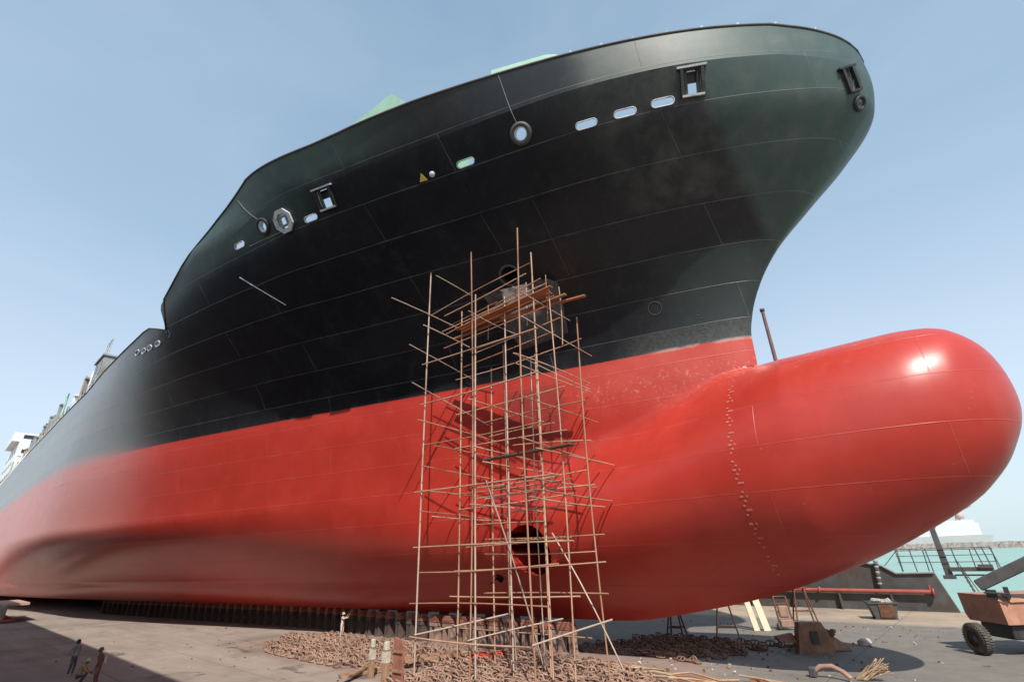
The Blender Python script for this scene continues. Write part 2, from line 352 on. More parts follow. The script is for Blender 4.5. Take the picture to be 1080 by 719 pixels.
y4 = pch([0, 1, 5, 24, 55, 95, 120, 300], [0, .4, 1.1, 4.6, 10.2, 17.6, 20.8, 21.4])
yk2 = pch([0, 1, 10, 28, 50, 80, 110, 140, 300], [0, .2, 1.0, 3.3, 6.8, 12.4, 16.9, 19.3, 19.6])
def ymain(s, z):
    s = np.asarray(s, float); z = np.asarray(z, float); d = np.maximum(stem(z) - s, 0)
    k = zn(s); a = np.clip((z - ZW) / (ZN - ZW), 0, 1) ** 1.35 * k + np.clip((z - ZN) / 2.2, 0, 1) * (1 - k); a = np.minimum(a, 1)
    up = (1 - a) * y17(d) + a * yd(d)
    b = np.clip((z - 10) / (ZW - 10), 0, 1); b = b * b * (3 - 2 * b) * .5 + b * .5
    mid = (1 - b) * y10(d) + b * y17(d)
    c = np.clip((z - 4) / 6, 0, 1); c = 1 - (1 - c) ** 1.6
    low = (1 - c) * y4(d) + c * y10(d)
    e = np.clip((z - ZK) / (4 - ZK), 0, 1); e = np.sqrt(np.maximum(1 - (1 - e) ** 2, 0))
    bot = (1 - e) * yk2(d) + e * y4(d)
    return np.where(z >= ZW, up, np.where(z >= 10, mid, np.where(z >= 4, low, bot)))
def ybulb(s, z):
    t = zt(s); b = zb(s); c = (t + b) / 2; h = np.maximum((t - b) / 2, 1e-6)
    q = np.maximum(1 - np.abs((z - c) / h) ** 2, 0)
    return np.where(s <= 2.53, bw(s) * q ** np.clip(.5 + .6 * (-5.8 - s) / 5, .5, 1.15), 0)
PN = 2.3
zn = pch([-300, -56, -48, -37, -32, -22, -9, -5, 10], [1.2, 1.2, 1.06, .87, .825, .825, .915, .93, .93])     # share of the flare reached at the knuckle
def yh(s, z):
    s = np.asarray(s, float); z = np.asarray(z, float)
    return (ymain(s, z) ** PN + ybulb(s, z) ** PN) ** (1 / PN)
ztop = lambda s: np.interp(s, [-300, -82, -74, -66, -57.5, -53.6, -53.3, -46, -41, -35, -28, -20, -1, 2.4, 10], [26.7, 26.8, 27.5, 27.8, 27.9, 26.7, 28.7, 30.75, 32.1, 33, 32.88, 33, 33, 32.35, 32.35])
_ss = np.linspace(2.53, -18.7, 6000); _zt = zt(_ss); _zb = zb(_ss)
def s0f(z):
    o = float(stem(z)); m = (_zb <= z) & (_zt >= z)
    return max(o, float(_ss[m].max())) if m.any() else o
def hp(s, z, off=0.0):
    """starboard shell point and frame (t forward, n outward, u up along the shell)"""
    e = .05; P = lambda a, b: Vector((a, -float(yh(a, b)), b))
    p = P(s, z); tx = (P(s + e, z) - P(s - e, z)).normalized(); tz = (P(s, z + e) - P(s, z - e)).normalized()
    n = tx.cross(tz).normalized()
    if n.y > 0: n = -n
    return p + n * off, tx, n, tz
def hframe(s, z, off=0.0):
    p, x, n, u = hp(s, z, off)
    u = (n.cross(x)); u = u if u.z > 0 else -u
    R = Matrix((x, n, u)).transposed()
    return p, R

# ------------------------------------------------------------------ ship
ship = tag(empty('cargo_ship'), 'huge drydocked cargo ship with black topsides, red bottom and bulbous bow', 'ship')

# openings cut through the shell: (kind, s, z, a, b, depth)
CUTS = [('circ', -21.75, 5.95, 1.62, 0, 9.0), ('circ', -25.0, 4.3, .40, 0, .9), ('circ', -19.73, 23.55, .66, 0, 3.0)]
SLOTS = [(-10.9, 29.13), (-8.8, 29.17), (-6.86, 29.24), (-30.88, 29.2), (-38.8, 29.58), (-18.46, 29.2)]
for s, z in SLOTS: CUTS.append(('pill', s, z, .62, .20, .14))
for s, z, r in ((-14.5, 29.63, .40), (-35.4, 29.9, .42), (-33.2, 29.65, .60), (1.46, 28.45, .24)): CUTS.append(('circ', s, z, r, 0, .35))
CHOCKS = [(-5.18, 29.9, .46, .68), (-28.94, 29.93, .56, .66), (1.44, 29.5, .26, .60)]
for s, z, a, b in CHOCKS: CUTS.append(('rect', s, z, a, b, .35))
for s, z in ((-56.2, 26.1), (-58.2, 26.2), (-59.8, 26.3), (-61.5, 26.55)): CUTS.append(('pill', s, z, .55, .2, .3))
_cf = {}
def cut_frame(cut):
    if cut not in _cf:
        p, x, n, u = hp(cut[1], cut[2]); u = n.cross(x); _cf[cut] = (x, u if u.z > 0 else -u, n)
    return _cf[cut][:2]
def sdf(cut, ds, dz):
    k, s, z, a, b, dep = cut
    x, u = cut_frame(cut); dz = dz / u.z; ds = (ds - dz * u.x) / x.x
    if k == 'circ': return np.hypot(ds, dz) - a
    if k == 'pill': return np.hypot(np.maximum(np.abs(ds) - (a - b), 0), dz) - b
    qx = np.abs(ds) - a; qz = np.abs(dz) - b
    return np.hypot(np.maximum(qx, 0), np.maximum(qz, 0)) + np.minimum(np.maximum(qx, qz), 0)

def build_hull():
    z = [1.8, 1.83, 1.9, 2.0, 2.15, 2.35, 2.6, 2.85, 3.1, 3.4, 3.7] + list(np.arange(4.0, 14.4, .25)) + list(np.arange(14.4, 15.24, .06)) + [float(zt(q)) for q in np.linspace(-7.3, 1.2, 60)] + \
        list(np.arange(15.5, 22.6, .3)) + list(np.arange(22.6, 24.2, .14)) + list(np.arange(24.4, 26.0, .3)) + list(np.arange(26.0, 27.0, .1)) + list(np.arange(27.0, 28.2, .2)) + list(np.arange(28.2, 30.5, .09)) + [30.55, 30.8, 31.3, 31.9, 32.5, 33.0]
    z = np.unique(np.round(np.array(z), 4)); nz = len(z)
    NC, NF = 330, 60
    u = np.linspace(0, 1, NC); dn = 62 * u ** 2
    S = np.zeros((nz, NC + NF)); Zg = np.zeros_like(S)
    for i, q in enumerate(z):
        a = s0f(q if q <= 26 else 26 + (q - 26) * (float(ztop(2.4)) - 26) / 7.0); S[i, :NC] = a - dn; S[i, NC:] = np.linspace(a - 62, SEND, NF + 1)[1:]
    S[:, -1] = SEND
    for i, q in enumerate(z):
        Zg[i] = q if q <= 26 else 26 + (q - 26) * (ztop(S[i]) - 26) / 7.0
    Yg = yh(S, Zg); Yg[:, 0] = 0
    nc = NC + NF
    keep = np.ones((nz - 1, nc - 1), bool)
    loops = []
    for cut in CUTS:
        k, cs, cz, a, b, dep = cut
        fc = lambda A: (A[:-1, :-1] + A[1:, :-1] + A[:-1, 1:] + A[1:, 1:]) / 4
        d = sdf(cut, fc(S) - cs, fc(Zg) - cz); rem = (d < 0) & keep
        keep &= ~rem
        vin = np.zeros((nz, nc), bool); vout = np.zeros((nz, nc), bool)
        for di in (0, 1):
            for dj in (0, 1):
                vin[di:nz - 1 + di, dj:nc - 1 + dj] |= rem
                vout[di:nz - 1 + di, dj:nc - 1 + dj] |= ~rem
        bd = vin & vout
        ii, jj = np.where(bd)
        for it in range(10):
            ds, dz = S[ii, jj] - cs, Zg[ii, jj] - cz; e = 1e-3
            f = sdf(cut, ds, dz); gx = (sdf(cut, ds + e, dz) - sdf(cut, ds - e, dz)) / (2 * e); gz = (sdf(cut, ds, dz + e) - sdf(cut, ds, dz - e)) / (2 * e)
            g = np.maximum(gx * gx + gz * gz, .05)
            S[ii, jj] -= f * gx / g; Zg[ii, jj] -= f * gz / g
        Yg[ii, jj] = yh(S[ii, jj], Zg[ii, jj])
        # boundary edges
        E = []
        ri, rj = np.where(rem); rs = set(zip(ri.tolist(), rj.tolist()))
        for (p, q) in rs:
            for (nb, e0, e1) in (((p - 1, q), (p, q), (p, q + 1)), ((p + 1, q), (p + 1, q), (p + 1, q + 1)), ((p, q - 1), (p, q), (p + 1, q)), ((p, q + 1), (p, q + 1), (p + 1, q + 1))):
                if nb not in rs: E.append((e0, e1))
        loops.append((cut, E))
    idx = np.arange(nz * nc).reshape(nz, nc)
    st = np.stack([S, -Yg, Zg], -1).reshape(-1, 3)
    # port side is uncut: recompute it plain
    Sp = np.zeros_like(S)
    for i, q in enumerate(z):
        a = s0f(q if q <= 26 else 26 + (q - 26) * (float(ztop(2.4)) - 26) / 7.0); Sp[i, :NC] = a - dn; Sp[i, NC:] = np.linspace(a - 62, SEND, NF + 1)[1:]
    Sp[:, -1] = SEND
    Zp = np.zeros_like(S)
    for i, q in enumerate(z): Zp[i] = q if q <= 26 else 26 + (q - 26) * (ztop(Sp[i]) - 26) / 7.0
    Yp = yh(Sp, Zp); Yp[:, 0] = 0
    pt = np.stack([Sp, Yp, Zp], -1).reshape(-1, 3)
    off = len(st); pidx = idx + off; pidx[:, 0] = idx[:, 0]
    verts = np.concatenate([st, pt])
    f1 = np.stack([idx[:-1, :-1], idx[1:, :-1], idx[1:, 1:], idx[:-1, 1:]], -1)[keep]
    f2 = np.stack([pidx[:-1, :-1], pidx[:-1, 1:], pidx[1:, 1:], pidx[1:, :-1]], -1).reshape(-1, 4)
    faces = np.concatenate([f1, f2]).tolist()
    # flat bottom between the two sides
    for j in range(0, nc - 1):
        a, b, c, d = int(idx[0, j]), int(pidx[0, j]), int(pidx[0, j + 1]), int(idx[0, j + 1])
        faces.append([d, c, b, a] if a != b else [d, c, a])
    # transom
    for i in range(nz - 1): faces.append([int(idx[i + 1, -1]), int(pidx[i + 1, -1]), int(pidx[i, -1]), int(idx[i, -1])])
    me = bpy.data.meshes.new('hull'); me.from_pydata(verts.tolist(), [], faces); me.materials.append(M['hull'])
    me.polygons.foreach_set('use_smooth', [True] * len(me.polygons))
    # crisp knuckle below the bulwark and at the bottom edge
    kr = int(np.argmin(abs(z - 30.8)))
    sharp = set()
    for j in range(nc - 1):
        for ix in (idx, pidx):
            sharp.add(tuple(sorted((int(ix[kr, j]), int(ix[kr, j + 1])))))
            sharp.add(tuple(sorted((int(ix[0, j]), int(ix[0, j + 1])))))
    at = me.attributes.new('sharp_edge', 'BOOLEAN', 'EDGE')
    at.data.foreach_set('value', [tuple(sorted(e.vertices)) in sharp for e in me.edges])
    me.update()
    o = bpy.data.objects.new('hull', me); COL.objects.link(o); o.parent = ship
    # tunnels
    res = []
    for cut, E in loops:
        mb = MB(); dep = cut[5]; k = {}
        vs = []
        def vid(e):
            if e not in k:
                k[e] = len(vs); p = st[idx[e]]; vs.append(p)
            return k[e]
        ed = [(vid(a), vid(b)) for a, b in E]; n = len(vs)
        nn_ = _cf[cut][2]
        if dep < .5: inn = [(p[0] - nn_.x * dep, p[1] - nn_.y * dep, p[2] - nn_.z * dep) for p in vs]
        else: inn = [(p[0], min(p[1] + dep, 6.0) if cut[2] < 10 else p[1] + dep, p[2] + (dep * .35 if cut[5] == 3.0 else 0)) for p in vs]
        mb.add(vs + inn, [(a, b, b + n, a + n) for a, b in ed], 0, True)
        res.append((cut, mb))
    return o, res
hull, tunnels = build_hull()
tun_names = {0: 'thruster_tunnel', 1: 'sea_chest', 2: 'hawse_pipe'}
for i, (cut, mb) in enumerate(tunnels):
    o = mb.build(tun_names.get(i, 'fairlead_sleeve'), M['hull'] if i in (0, 1) else (M['black'] if i == 2 else M['fit']), ship, flip=False)
# sea chest grille, hawse rim
p, R = hframe(-25.0, 4.3)
g = MB()
for k in range(-3, 4): g.box(p + R @ Vector((k * .12, -.12, 0)), (.035, .04, .8), R)
g.build('sea_chest_grille', M['black'], ship)
def ring_at(mb, s, z, rad, tube, n=28, m=8, off=0.02):
    p, R = hframe(s, z, off); vs = []; fs = []
    for i in range(n):
        a = 2 * math.pi * i / n
        for j in range(m):
            b = 2 * math.pi * j / m; r = rad + tube * math.cos(b)
            vs.append(p + R @ Vector((r * math.cos(a), tube * math.sin(b), r * math.sin(a))))
    for i in range(n):
        for j in range(m): fs.append((i * m + j, ((i + 1) % n) * m + j, ((i + 1) % n) * m + (j + 1) % m, i * m + (j + 1) % m))
    mb.add(vs, fs, 0, True); return mb
ring_at(MB(), -19.73, 23.55, .70, .09).build('hawse_rim', M['darkgrey'], ship)
ring_at(MB(), -11.9, 19.97, .42, .018).build('weld_mark', M['darkgrey'], ship)
def surf_strip(pts, w, off=.012, th=.03):
    """thin bar following the shell through (s,z) points"""
    mb = MB(); L = []
    for s, z in pts:
        p, x, n, u = hp(s, z, off); L.append(p)
    mb.tube(L, w, 6); return mb
# pill rims
def pill_rim(s, z, a, b, r=.06):
    p, R = hframe(s, z, .03); pts = []
    for i in range(8): q = -math.pi / 2 + math.pi * i / 7; pts.append((a - b + b * math.cos(q), b * math.sin(q)))
    for i in range(8): q = math.pi / 2 + math.pi * i / 7; pts.append((-(a - b) + b * math.cos(q), b * math.sin(q)))
    mb = MB(); P3 = [p + R @ Vector((x, 0, y)) for x, y in pts]; P3.append(P3[0]); P3.append(P3[1]); mb.tube(P3, r, 6, cap=False); return mb
for k, (s, z) in enumerate(SLOTS):
    o = pill_rim(s, z, .64, .22, .035).build('mooring_slot_rim', M['fitgreen'] if k == 5 else M['fit'], ship)
for s, z in ((-56.2, 26.1), (-58.2, 26.2), (-59.8, 26.3), (-61.5, 26.55)): pill_rim(s, z, .57, .22, .05).build('freeing_port_rim', M['fit'], ship)
ring_at(MB(), -14.5, 29.63, .56, .16).build('round_fairlead', M['darkgrey'], ship)
ring_at(MB(), -14.5, 29.63, .40, .05, off=.05).build('fairlead_ring', M['fit'], ship)
ring_at(MB(), -35.4, 29.9, .56, .15).build('round_fairlead', M['black'], ship)
ring_at(MB(), -35.4, 29.9, .40, .06, off=.05).build('fairlead_ring', M['fit'], ship)
ring_at(MB(), 1.46, 28.45, .34, .11).build('round_fairlead', M['black'], ship)
# octagonal roller fairlead
p, R = hframe(-33.2, 29.65, .05); mb = MB()
oc = [(.95 * math.cos(math.pi / 8 + k * math.pi / 4), .95 * math.sin(math.pi / 8 + k * math.pi / 4)) for k in range(8)]
oc2 = [(x * .66, y * .66) for x, y in oc]
for k in range(8):
    a, b, c, d = oc[k], oc[(k + 1) % 8], oc2[(k + 1) % 8], oc2[k]
    mb.prism([p + R @ Vector((q[0], 0, q[1])) for q in (a, b, c, d)], R @ Vector((0, .16, 0)))
fr = mb.build('octagonal_fairlead', M['fit'], ship)
mb = MB()
mb.tube([p + R @ Vector((-.34, .02, -.6)), p + R @ Vector((-.34, .02, .6))], .10, 8); mb.tube([p + R @ Vector((.34, .02, -.6)), p + R @ Vector((.34, .02, .6))], .10, 8)
mb.tube([p + R @ Vector((-.6, .02, -.33)), p + R @ Vector((.6, .02, -.33))], .09, 8); mb.tube([p + R @ Vector((-.6, .02, .33)), p + R @ Vector((.6, .02, .33))], .09, 8)
mb.build('fairlead_roller', M['grey'], fr)
# panama chocks with their posts
for k, (s, z, a, b) in enumerate(CHOCKS):
    p, R = hframe(s, z, -.02)
    if k == 2: p, x_, n_, u_ = hp(s, z, -.02); x_ = u_.cross(n_); x_ = x_ if x_.x > 0 else -x_; R = Matrix((x_, n_, u_)).transposed()
    mb = MB(); B = lambda x, y, zz, d: mb.box(p + R @ Vector((x, y, zz)), d, R)
    B(0, .0, b + .02, (2 * a + .5, .2, .1)); ch = mb.build('mooring_chock', M['black'], ship)
    for sx in (-a - .10, a + .10): mb = MB(); mb.box(p + R @ Vector((sx, .08, 0)), (.17, .22, 2 * b + .25), R); mb.build('chock_post', M['black'], ch)
    for zz, ww in ((b + .12, 2 * a + .7), (-b - .08, 2 * a + .3)): mb = MB(); mb.box(p + R @ Vector((0, .08, zz)), (ww, .24, .11), R); mb.build('chock_sill', M['fit'] if k < 2 else M['black'], ch)
    for sx in (-a + .12, a - .12): MB().tube([p + R @ Vector((sx, -.12, -b)), p + R @ Vector((sx, -.12, b))], .11, 10).build('roller', M['darkgrey'], ch)
    mb = MB(); mb.box(p + R @ Vector((0, -.25, b * .45)), (2 * a, .10, b * .9), R); mb.build('back_plate', M['black'], ch)
# small yellow triangle and pale disc by the slot
p, R = hframe(-21.46, 29.2, .02)
MB().prism([p + R @ Vector(q) for q in ((-.38, 0, -.20), (.22, 0, -.22), (-.12, 0, .32))], R @ Vector((0, .03, 0))).build('warning_triangle', M['yellow'], ship)
p, R = hframe(-20.83, 29.22, .02)
MB().lathe([(0, .05), (.2, .05), (.2, 0)], p, R @ rot('X', -90), 16).build('tug_mark', M['fit'], ship)
# pale seams running down from the rail
surf_strip([(-14.45, 33 - i * .3) for i in range(11)], .022).build('seam_strip', M['grey'], ship)
surf_strip([(-36.9 + .10 * i + .012 * i * i, 32.3 - i * .26) for i in range(9)], .022).build('seam_strip', M['grey'], ship)
surf_strip([(-40.54 + 2.9 * i / 8, 27.75 - 2.6 * i / 8) for i in range(9)], .045, .05).build('drain_pipe', M['fit'], ship)
surf_strip([(-37.8 + .45 * i, 29.24 - .012 * i) for i in range(12)], .03).build('seam_strip', M['grey'], ship)
surf_strip([(-15.8 - .03 * i, 26.7 - .43 * i) for i in range(10)], .018).build('seam_strip', M['darkgrey'], ship)
# draft marks: a column of small raised strokes each side of one frame
mb = MB()
for k in range(54):
    z = 15.3 - k * .205
    if k % 7 == 6: continue
    p, R = hframe(-8.4 + (.06 if k % 2 else -.05), z, .012); mb.box(p, (.10 if k % 3 else .16, .02, .085), R)
    if k % 3 == 0: p, R = hframe(-8.2, z, .012); mb.box(p, (.06, .02, .10), R)
mb.build('draft_marks', mat_simple('pale_red_marks', (.50, .13, .095), (.56, .19, .15), 3, .6), ship)
mb = MB()
for k in range(9):
    p, R = hframe(-9.6 + random.uniform(-.1, .1), 19.3 - k * .22, .012); mb.box(p, (.12, .02, .06), R)
for k in range(8):
    p, R = hframe(-11.6 + k * .35, 18.25 + random.uniform(-.1, .1), .012); mb.box(p, (.14, .02, .05), R)
mb.build('draft_marks', M['darkgrey'], ship)
# anchor bolster
def yb(s, z): return -float(yh(s, z))
P4 = [(-21.9, 22.7), (-16.9, 22.65), (-17.5, 19.5), (-21.2, 19.0)]; prot = [.75, 1.0, .25, .12]
inner = [Vector((s, yb(s, z) + .5, z)) for s, z in P4]
outer = [Vector((s + (.15 if i in (0, 3) else -.2), yb(s, z) - q, z - (.12 if i < 2 else -.1))) for i, ((s, z), q) in enumerate(zip(P4, prot))]
cen = sum(outer, Vector()) / 4
mb = MB(); V8 = inner + outer
mb.add(V8, [(4, 5, 6, 7)] + [(i, (i + 1) % 4, 4 + (i + 1) % 4, 4 + i) for i in range(4)])
bo = mb.build('anchor_bolster', M['bolster'], ship)
# rim along the bulwark
L = [Vector((float(s), yb(s, ztop(s)), float(ztop(s)) + .02)) for s in np.concatenate([np.linspace(2.3, -36, 150), np.linspace(-37, -236, 120)])]
Rm = [Vector((p.x, -p.y, p.z)) for p in L]
MB().tube(Rm[::-1] + [Vector((2.42, 0, 32.37))] + L, .085, 6).build('bulwark_rail', M['darkgrey'], ship)
# decks
mb = MB()
sd = list(np.linspace(float(stem(28.05)) - .05, -48, 60)); n = len(sd)
vs = [(s, -max(float(yh(s, 28.05)) - .06, .02), 28.05) for s in sd] + [(s, max(float(yh(s, 28.05)) - .06, .02), 28.05) for s in sd]
mb.add(vs, [(i, i + 1, n + i + 1, n + i) for i in range(n - 1)])
sd = list(np.linspace(-48, -235.9, 60)); n = len(sd)
vs = [(s, -float(yh(s, 25.9)) + .06, 25.9) for s in sd] + [(s, float(yh(s, 25.9)) - .06, 25.9) for s in sd]
mb.add(vs, [(i, i + 1, n + i + 1, n + i) for i in range(n - 1)])
ya, yb_ = float(yh(-48, 25.9)) - .1, float(yh(-48, 28.05)) - .1
mb.prism([(-48, -ya, 25.9), (-48, ya, 25.9), (-48, yb_, 28.05), (-48, -yb_, 28.05)], (.1, 0, 0))
mb.build('deck', M['fitgreen'], ship)
# pale green gable house behind the bulwark
mb = MB()
mb.prism([(-31.9, -15.2, 32.2), (-22.7, -15.2, 32.2), (-22.7, -15.2, 36.4), (-25.0, -15.2, 39.2), (-31.9, -15.2, 40.5)], (0, 6.2, 0))
gh = mb.build('winch_house', M['fitgreen'], ship)
mb = MB()
mb.box((-27.3, -9.8, 30.2), (8.4, 1.4, 4.2)); mb.build('house_base', M['fitgreen'], gh)
mb = MB(); A0 = Vector((-14.9, yb(-14.9, 33) + .1, 0)); B0 = Vector((-11.2, yb(-11.2, 33) + .1, 0)); inn = Vector((.5, .8, 0))
mb.prism([A0 + Vector((0, 0, 32.95)), B0 + Vector((0, 0, 32.95)), B0 + Vector((0, 0, 33.40)), B0.lerp(A0, .15) + Vector((0, 0, 33.62)), A0 + Vector((0, 0, 33.62))], inn); mb.build('rail_locker', M['fitgreen'], ship)
for x in np.arange(-10.4, 1.4, 1.6): MB().box((x, yb(x, float(ztop(x))) + .05, float(ztop(x)) + .12), (.22, .14, .14)).build('rail_clip', M['fit'], ship)
# deck gear along the starboard edge of the main deck
def deckgear():
    mb = MB(); mb.box((-80.5, -20.0, 28.4), (5.0, 2.4, 5.0), bev=.1); mb.box((-80.5, -20.0, 31.0), (5.4, 2.8, .2)); d = mb.build('deck_house', M['grey'], ship)
    MB().box((-78.6, -21.22, 29.4), (1.0, .06, 1.6)).build('window', M['glass'], d); MB().box((-81.3, -21.22, 29.7), (.8, .06, .8)).build('window', M['glass'], d)
    mb = MB()
    for x in (-82.6, -80.9, -79.2): mb.tube([(x, -20.8, 31.1), (x + .9, -20.8, 33.6)], .05, 6)
    mb.tube([(-82.6, -20.8, 31.1), (-79.2, -20.8, 33.6)], .06, 6); mb.tube([(-81.7, -20.8, 33.6), (-78.3, -20.8, 33.6)], .05, 6); mb.build('ladder_rail', M['fit'], d)
    for x, h in ((-62.5, 2.5), (-89.5, 3.0), (-104, 2.2), (-127, 3.0), (-143, 3.2), (-158, 2.2)):
        mb = MB(); mb.lathe([(.0, 0), (.32, 0), (.32, h - .6), (.6, h - .55), (.65, h - .15), (.4, h), (0, h)], (x, -float(yh(x, 26)) + .9, 26.0), None, 14); mb.build('mushroom_vent', M['darkgrey'] if x > -100 else M['ochre'], ship)
    for x, h, c in ((-97, 2.6, 'fitgreen'), (-100, 3.1, 'grey'), (-112, 4.0, 'darkgrey'), (-119, 4.4, 'grey'), (-134, 6.0, 'darkgrey'), (-140, 5.2, 'grey'), (-152, 4.4, 'ochre'), (-166, 3.8, 'yellow'), (-172, 3.4, 'ochre')):
        mb = MB(); mb.box((x, -20.2, 26 + h * .3), (1.8, 1.4, h * .6), bev=.08); mb.box((x + .3, -20.2, 26 + h * .75), (1.0, .9, h * .3), bev=.06)
        mb.tube([(x - .5, -20.3, 26 + h * .6), (x - .3, -20.3, 26 + h * 1.15)], .12, 8); mb.build('mooring_winch', M[c], ship)
    for x, h in ((-108, 5.5), (-123, 7.0), (-136, 8.5), (-149, 6.5)):
        mb = MB(); mb.tube([(x, -19.9, 26), (x, -19.9, 26 + h)], [.16, .07], 8); mb.tube([(x - 1.1, -19.9, 26 + h * .8), (x + 1.1, -19.9, 26 + h * .86)], .06, 6); mb.tube([(x, -19.9, 26 + h * .55), (x + 1.6, -19.9, 26 + h * .95)], .05, 6); mb.build('deck_mast', M['grey'], ship)
    rg = random.Random(11)
    for x in list(np.arange(-84, -130, -3.1)) + list(np.arange(-131, -180, -4.0)):
        h = rg.uniform(2.0, 4.6) if rg.random() < .7 else rg.uniform(4.5, 6.5); mb = MB(); yy = -20.75
        if rg.random() < .5: mb.box((x, yy, 26 + h / 2), (rg.uniform(.5, 1.6), .7, h), bev=.05); mb.box((x + .2, yy, 26 + h + .12), (1.2, .8, .24))
        else: mb.tube([(x, yy, 26), (x, yy, 26 + h)], .16, 8); mb.tube([(x, yy, 26 + h * .95), (x + rg.uniform(-1.2, 1.2), yy, 26 + h * 1.08)], .12, 8)
        mb.build('deck_fitting', M[rg.choice(('grey', 'darkgrey', 'fitgreen', 'ochre', 'white', 'darkgrey', 'grey'))], ship)
    mb = MB()
    for x in np.arange(-79, -232, -2.2): mb.tube([(x, -21.25, 26.9), (x, -21.25, 27.95)], .03, 5)
    for zz in (27.4, 27.95): mb.tube([(-79, -21.25, zz), (-232, -21.25, zz)], .028, 5)
    mb.build('deck_railing', M['fit'], ship)
deckgear()
# white accommodation block far aft
mb = MB(); mb.box((-200, 0, 32.2), (26, 41, 12.5)); mb.box((-198, 0, 39.5), (18, 44, 2.4)); sup = mb.build('superstructure', M['roof'], ship)
for zz in (29.5, 32.5, 35.5):
    for y in np.arange(-19, -8, 2.6): MB().box((-186.96, y, zz), (.1, 1.2, .9)).build('window', M['glass'], sup)
    for x in np.arange(-211, -188, 5): MB().box((x, -20.53, zz), (1.2, .1, .9)).build('window', M['glass'], sup)
MB().box((-188.97, 0, 39.7), (.1, 40, 1.0)).build('bridge_window', M['glass'], sup)
MB().box((-206, 0, 44), (8, 10, 8), bev=.5).build('funnel', M['ochre'], ship)

# ------------------------------------------------------------------ ground, sea, breakwater, far ship
mb = MB(); mb.add([(-600, -500, 0), (250, -500, 0), (250, 32.9, 0), (-600, 32.9, 0)], [(0, 1, 2, 3)]); mb.add([(-600, 32.9, 0), (250, 32.9, 0), (250, 32.9, -8), (-600, 32.9, -8)], [(0, 1, 2, 3)])
tag(mb.build('ground', M['ground'], flip=False), 'grey and sandy concrete dock floor under the ship', 'ground', kind='structure')
mb = MB(); mb.add([(-9000, 20, -3), (9000, 20, -3), (9000, 12000, -3), (-9000, 12000, -3)], [(0, 1, 2, 3)])
tag(mb.build('sea', M['sea'], flip=False), 'turquoise sea beyond the quay', 'sea', kind='structure')
mb = MB()
xs = np.arange(-420, 420, 3.0); prof = [(-16, -4), (-9, 0.5), (-4, 4.3), (3, 5.2), (12, 0)]
vs = []
for x in xs:
    for (dy, zz) in prof: vs.append((x + random.uniform(-1, 1), 950 + dy + random.uniform(-1.5, 1.5), zz + random.uniform(-1.0, 1.0) * (1 if zz > -3 else .1)))
k = len(prof); mb.add(vs, [(i * k + j, (i + 1) * k + j, (i + 1) * k + j + 1, i * k + j + 1) for i in range(len(xs) - 1) for j in range(k - 1)])
tag(mb.build('breakwater', M['rock'], flip=False), 'long low dark rock breakwater across the sea near the horizon', 'breakwater')
fs = tag(empty('moored_ship', (-44, 1120, -3)), 'distant pale moored ship with white deckhouses beyond the breakwater', 'ship')
mb = MB(); mb.prism([(-78, 0, 0), (26, 0, 0), (32, 0, 13), (-84, 0, 14)], (0, 20, 0)); mb.build('hull', M['shipgrey'], fs)
mb = MB(); mb.box((2, 10, 20), (40, 16, 13)); mb.box((4, 10, 28.3), (30, 14, 4)); mb.box((-40, 10, 19), (26, 16, 11)); mb.box((-62, 10, 17), (14, 16, 7)); mb.build('deckhouse', M['white'], fs)
mb = MB(); mb.tube([(5, 10, 30), (7, 10, 44)], [2.6, 1.6], 8); mb.tube([(7, 10, 40), (22, 10, 46)], [1.0, .6], 6); mb.tube([(-8, 10, 30), (-12, 10, 47)], [1.2, .5], 6); mb.tube([(-20, 10, 22), (-6, 10, 42)], .5, 6); mb.lathe([(0, 0), (3.5, 0), (4.5, 4), (2, 8), (0, 8)], (8, 10, 32), None, 10); mb.build('deck_crane', M['redlead'], fs)
mb = MB(); mb.tube([(-30, 10, 24), (-30, 10, 36)], .5, 6); mb.tube([(-50, 10, 22), (-50, 10, 34)], .5, 6); mb.tube([(-30, 10, 34), (-44, 10, 28)], .35, 6); mb.build('mast', M['shipgrey'], fs)

fs.scale = (1.4, 1.4, 1.4)
# ------------------------------------------------------------------ starboard dock wall (behind the camera; throws the long shadow on the left)
mb = MB(); mb.box((-48, -37.1, 13.6), (80, 3.2, 27.2), bev=.1)
dw = tag(mb.build('dock_wall', M['dockwall']), 'tall grey side wall of the dock behind the viewer, shading the floor', 'dock wall')
mb = MB()
for x in np.arange(-86, -9, 4.0): mb.box((x, -35.44, 13.4), (.25, .12, 26))
mb.build('stiffener', M['dockwall'], dw)
MB().box((-122, -33.0, 2.0), (280, 4.9, 4.0), bev=.05).build('wall_ledge', M['dockwall'], dw)

# ------------------------------------------------------------------ port dock sill wall with pipe, strut, walkway
pw = tag(empty('dock_end_wall', (0, 0, 0)), 'dark grey steel wall with sloping end behind the bulb', 'dock wall')
mb = MB(); prof = [(-300, 32, 0), (-4.05, 32, 0), (-4.95, 32, 3.1), (-7.8, 32, 3.05), (-8.73, 32, 3.72), (-10.6, 32, 4.1), (-300, 32, 4.4)]
mb.prism(prof, (0, .7, 0)); mb.build('wall_plate', M['darkgrey'], pw)
mb = MB()
for a, b in zip(prof[2:-1], prof[3:]):
    a = Vector(a); b = Vector(b); d = (b - a); mb.box((a + b) / 2 + Vector((0, .3, .05)), (d.length, 1.0, .09), rot('Y', -math.degrees(math.atan2(d.z, d.x))))
mb.build('wall_coping', M['grey'], pw)
rp = tag(empty('fire_main_pipe', (0, 0, 0)), 'long horizontal red pipe running along the dark dock wall', 'pipe')
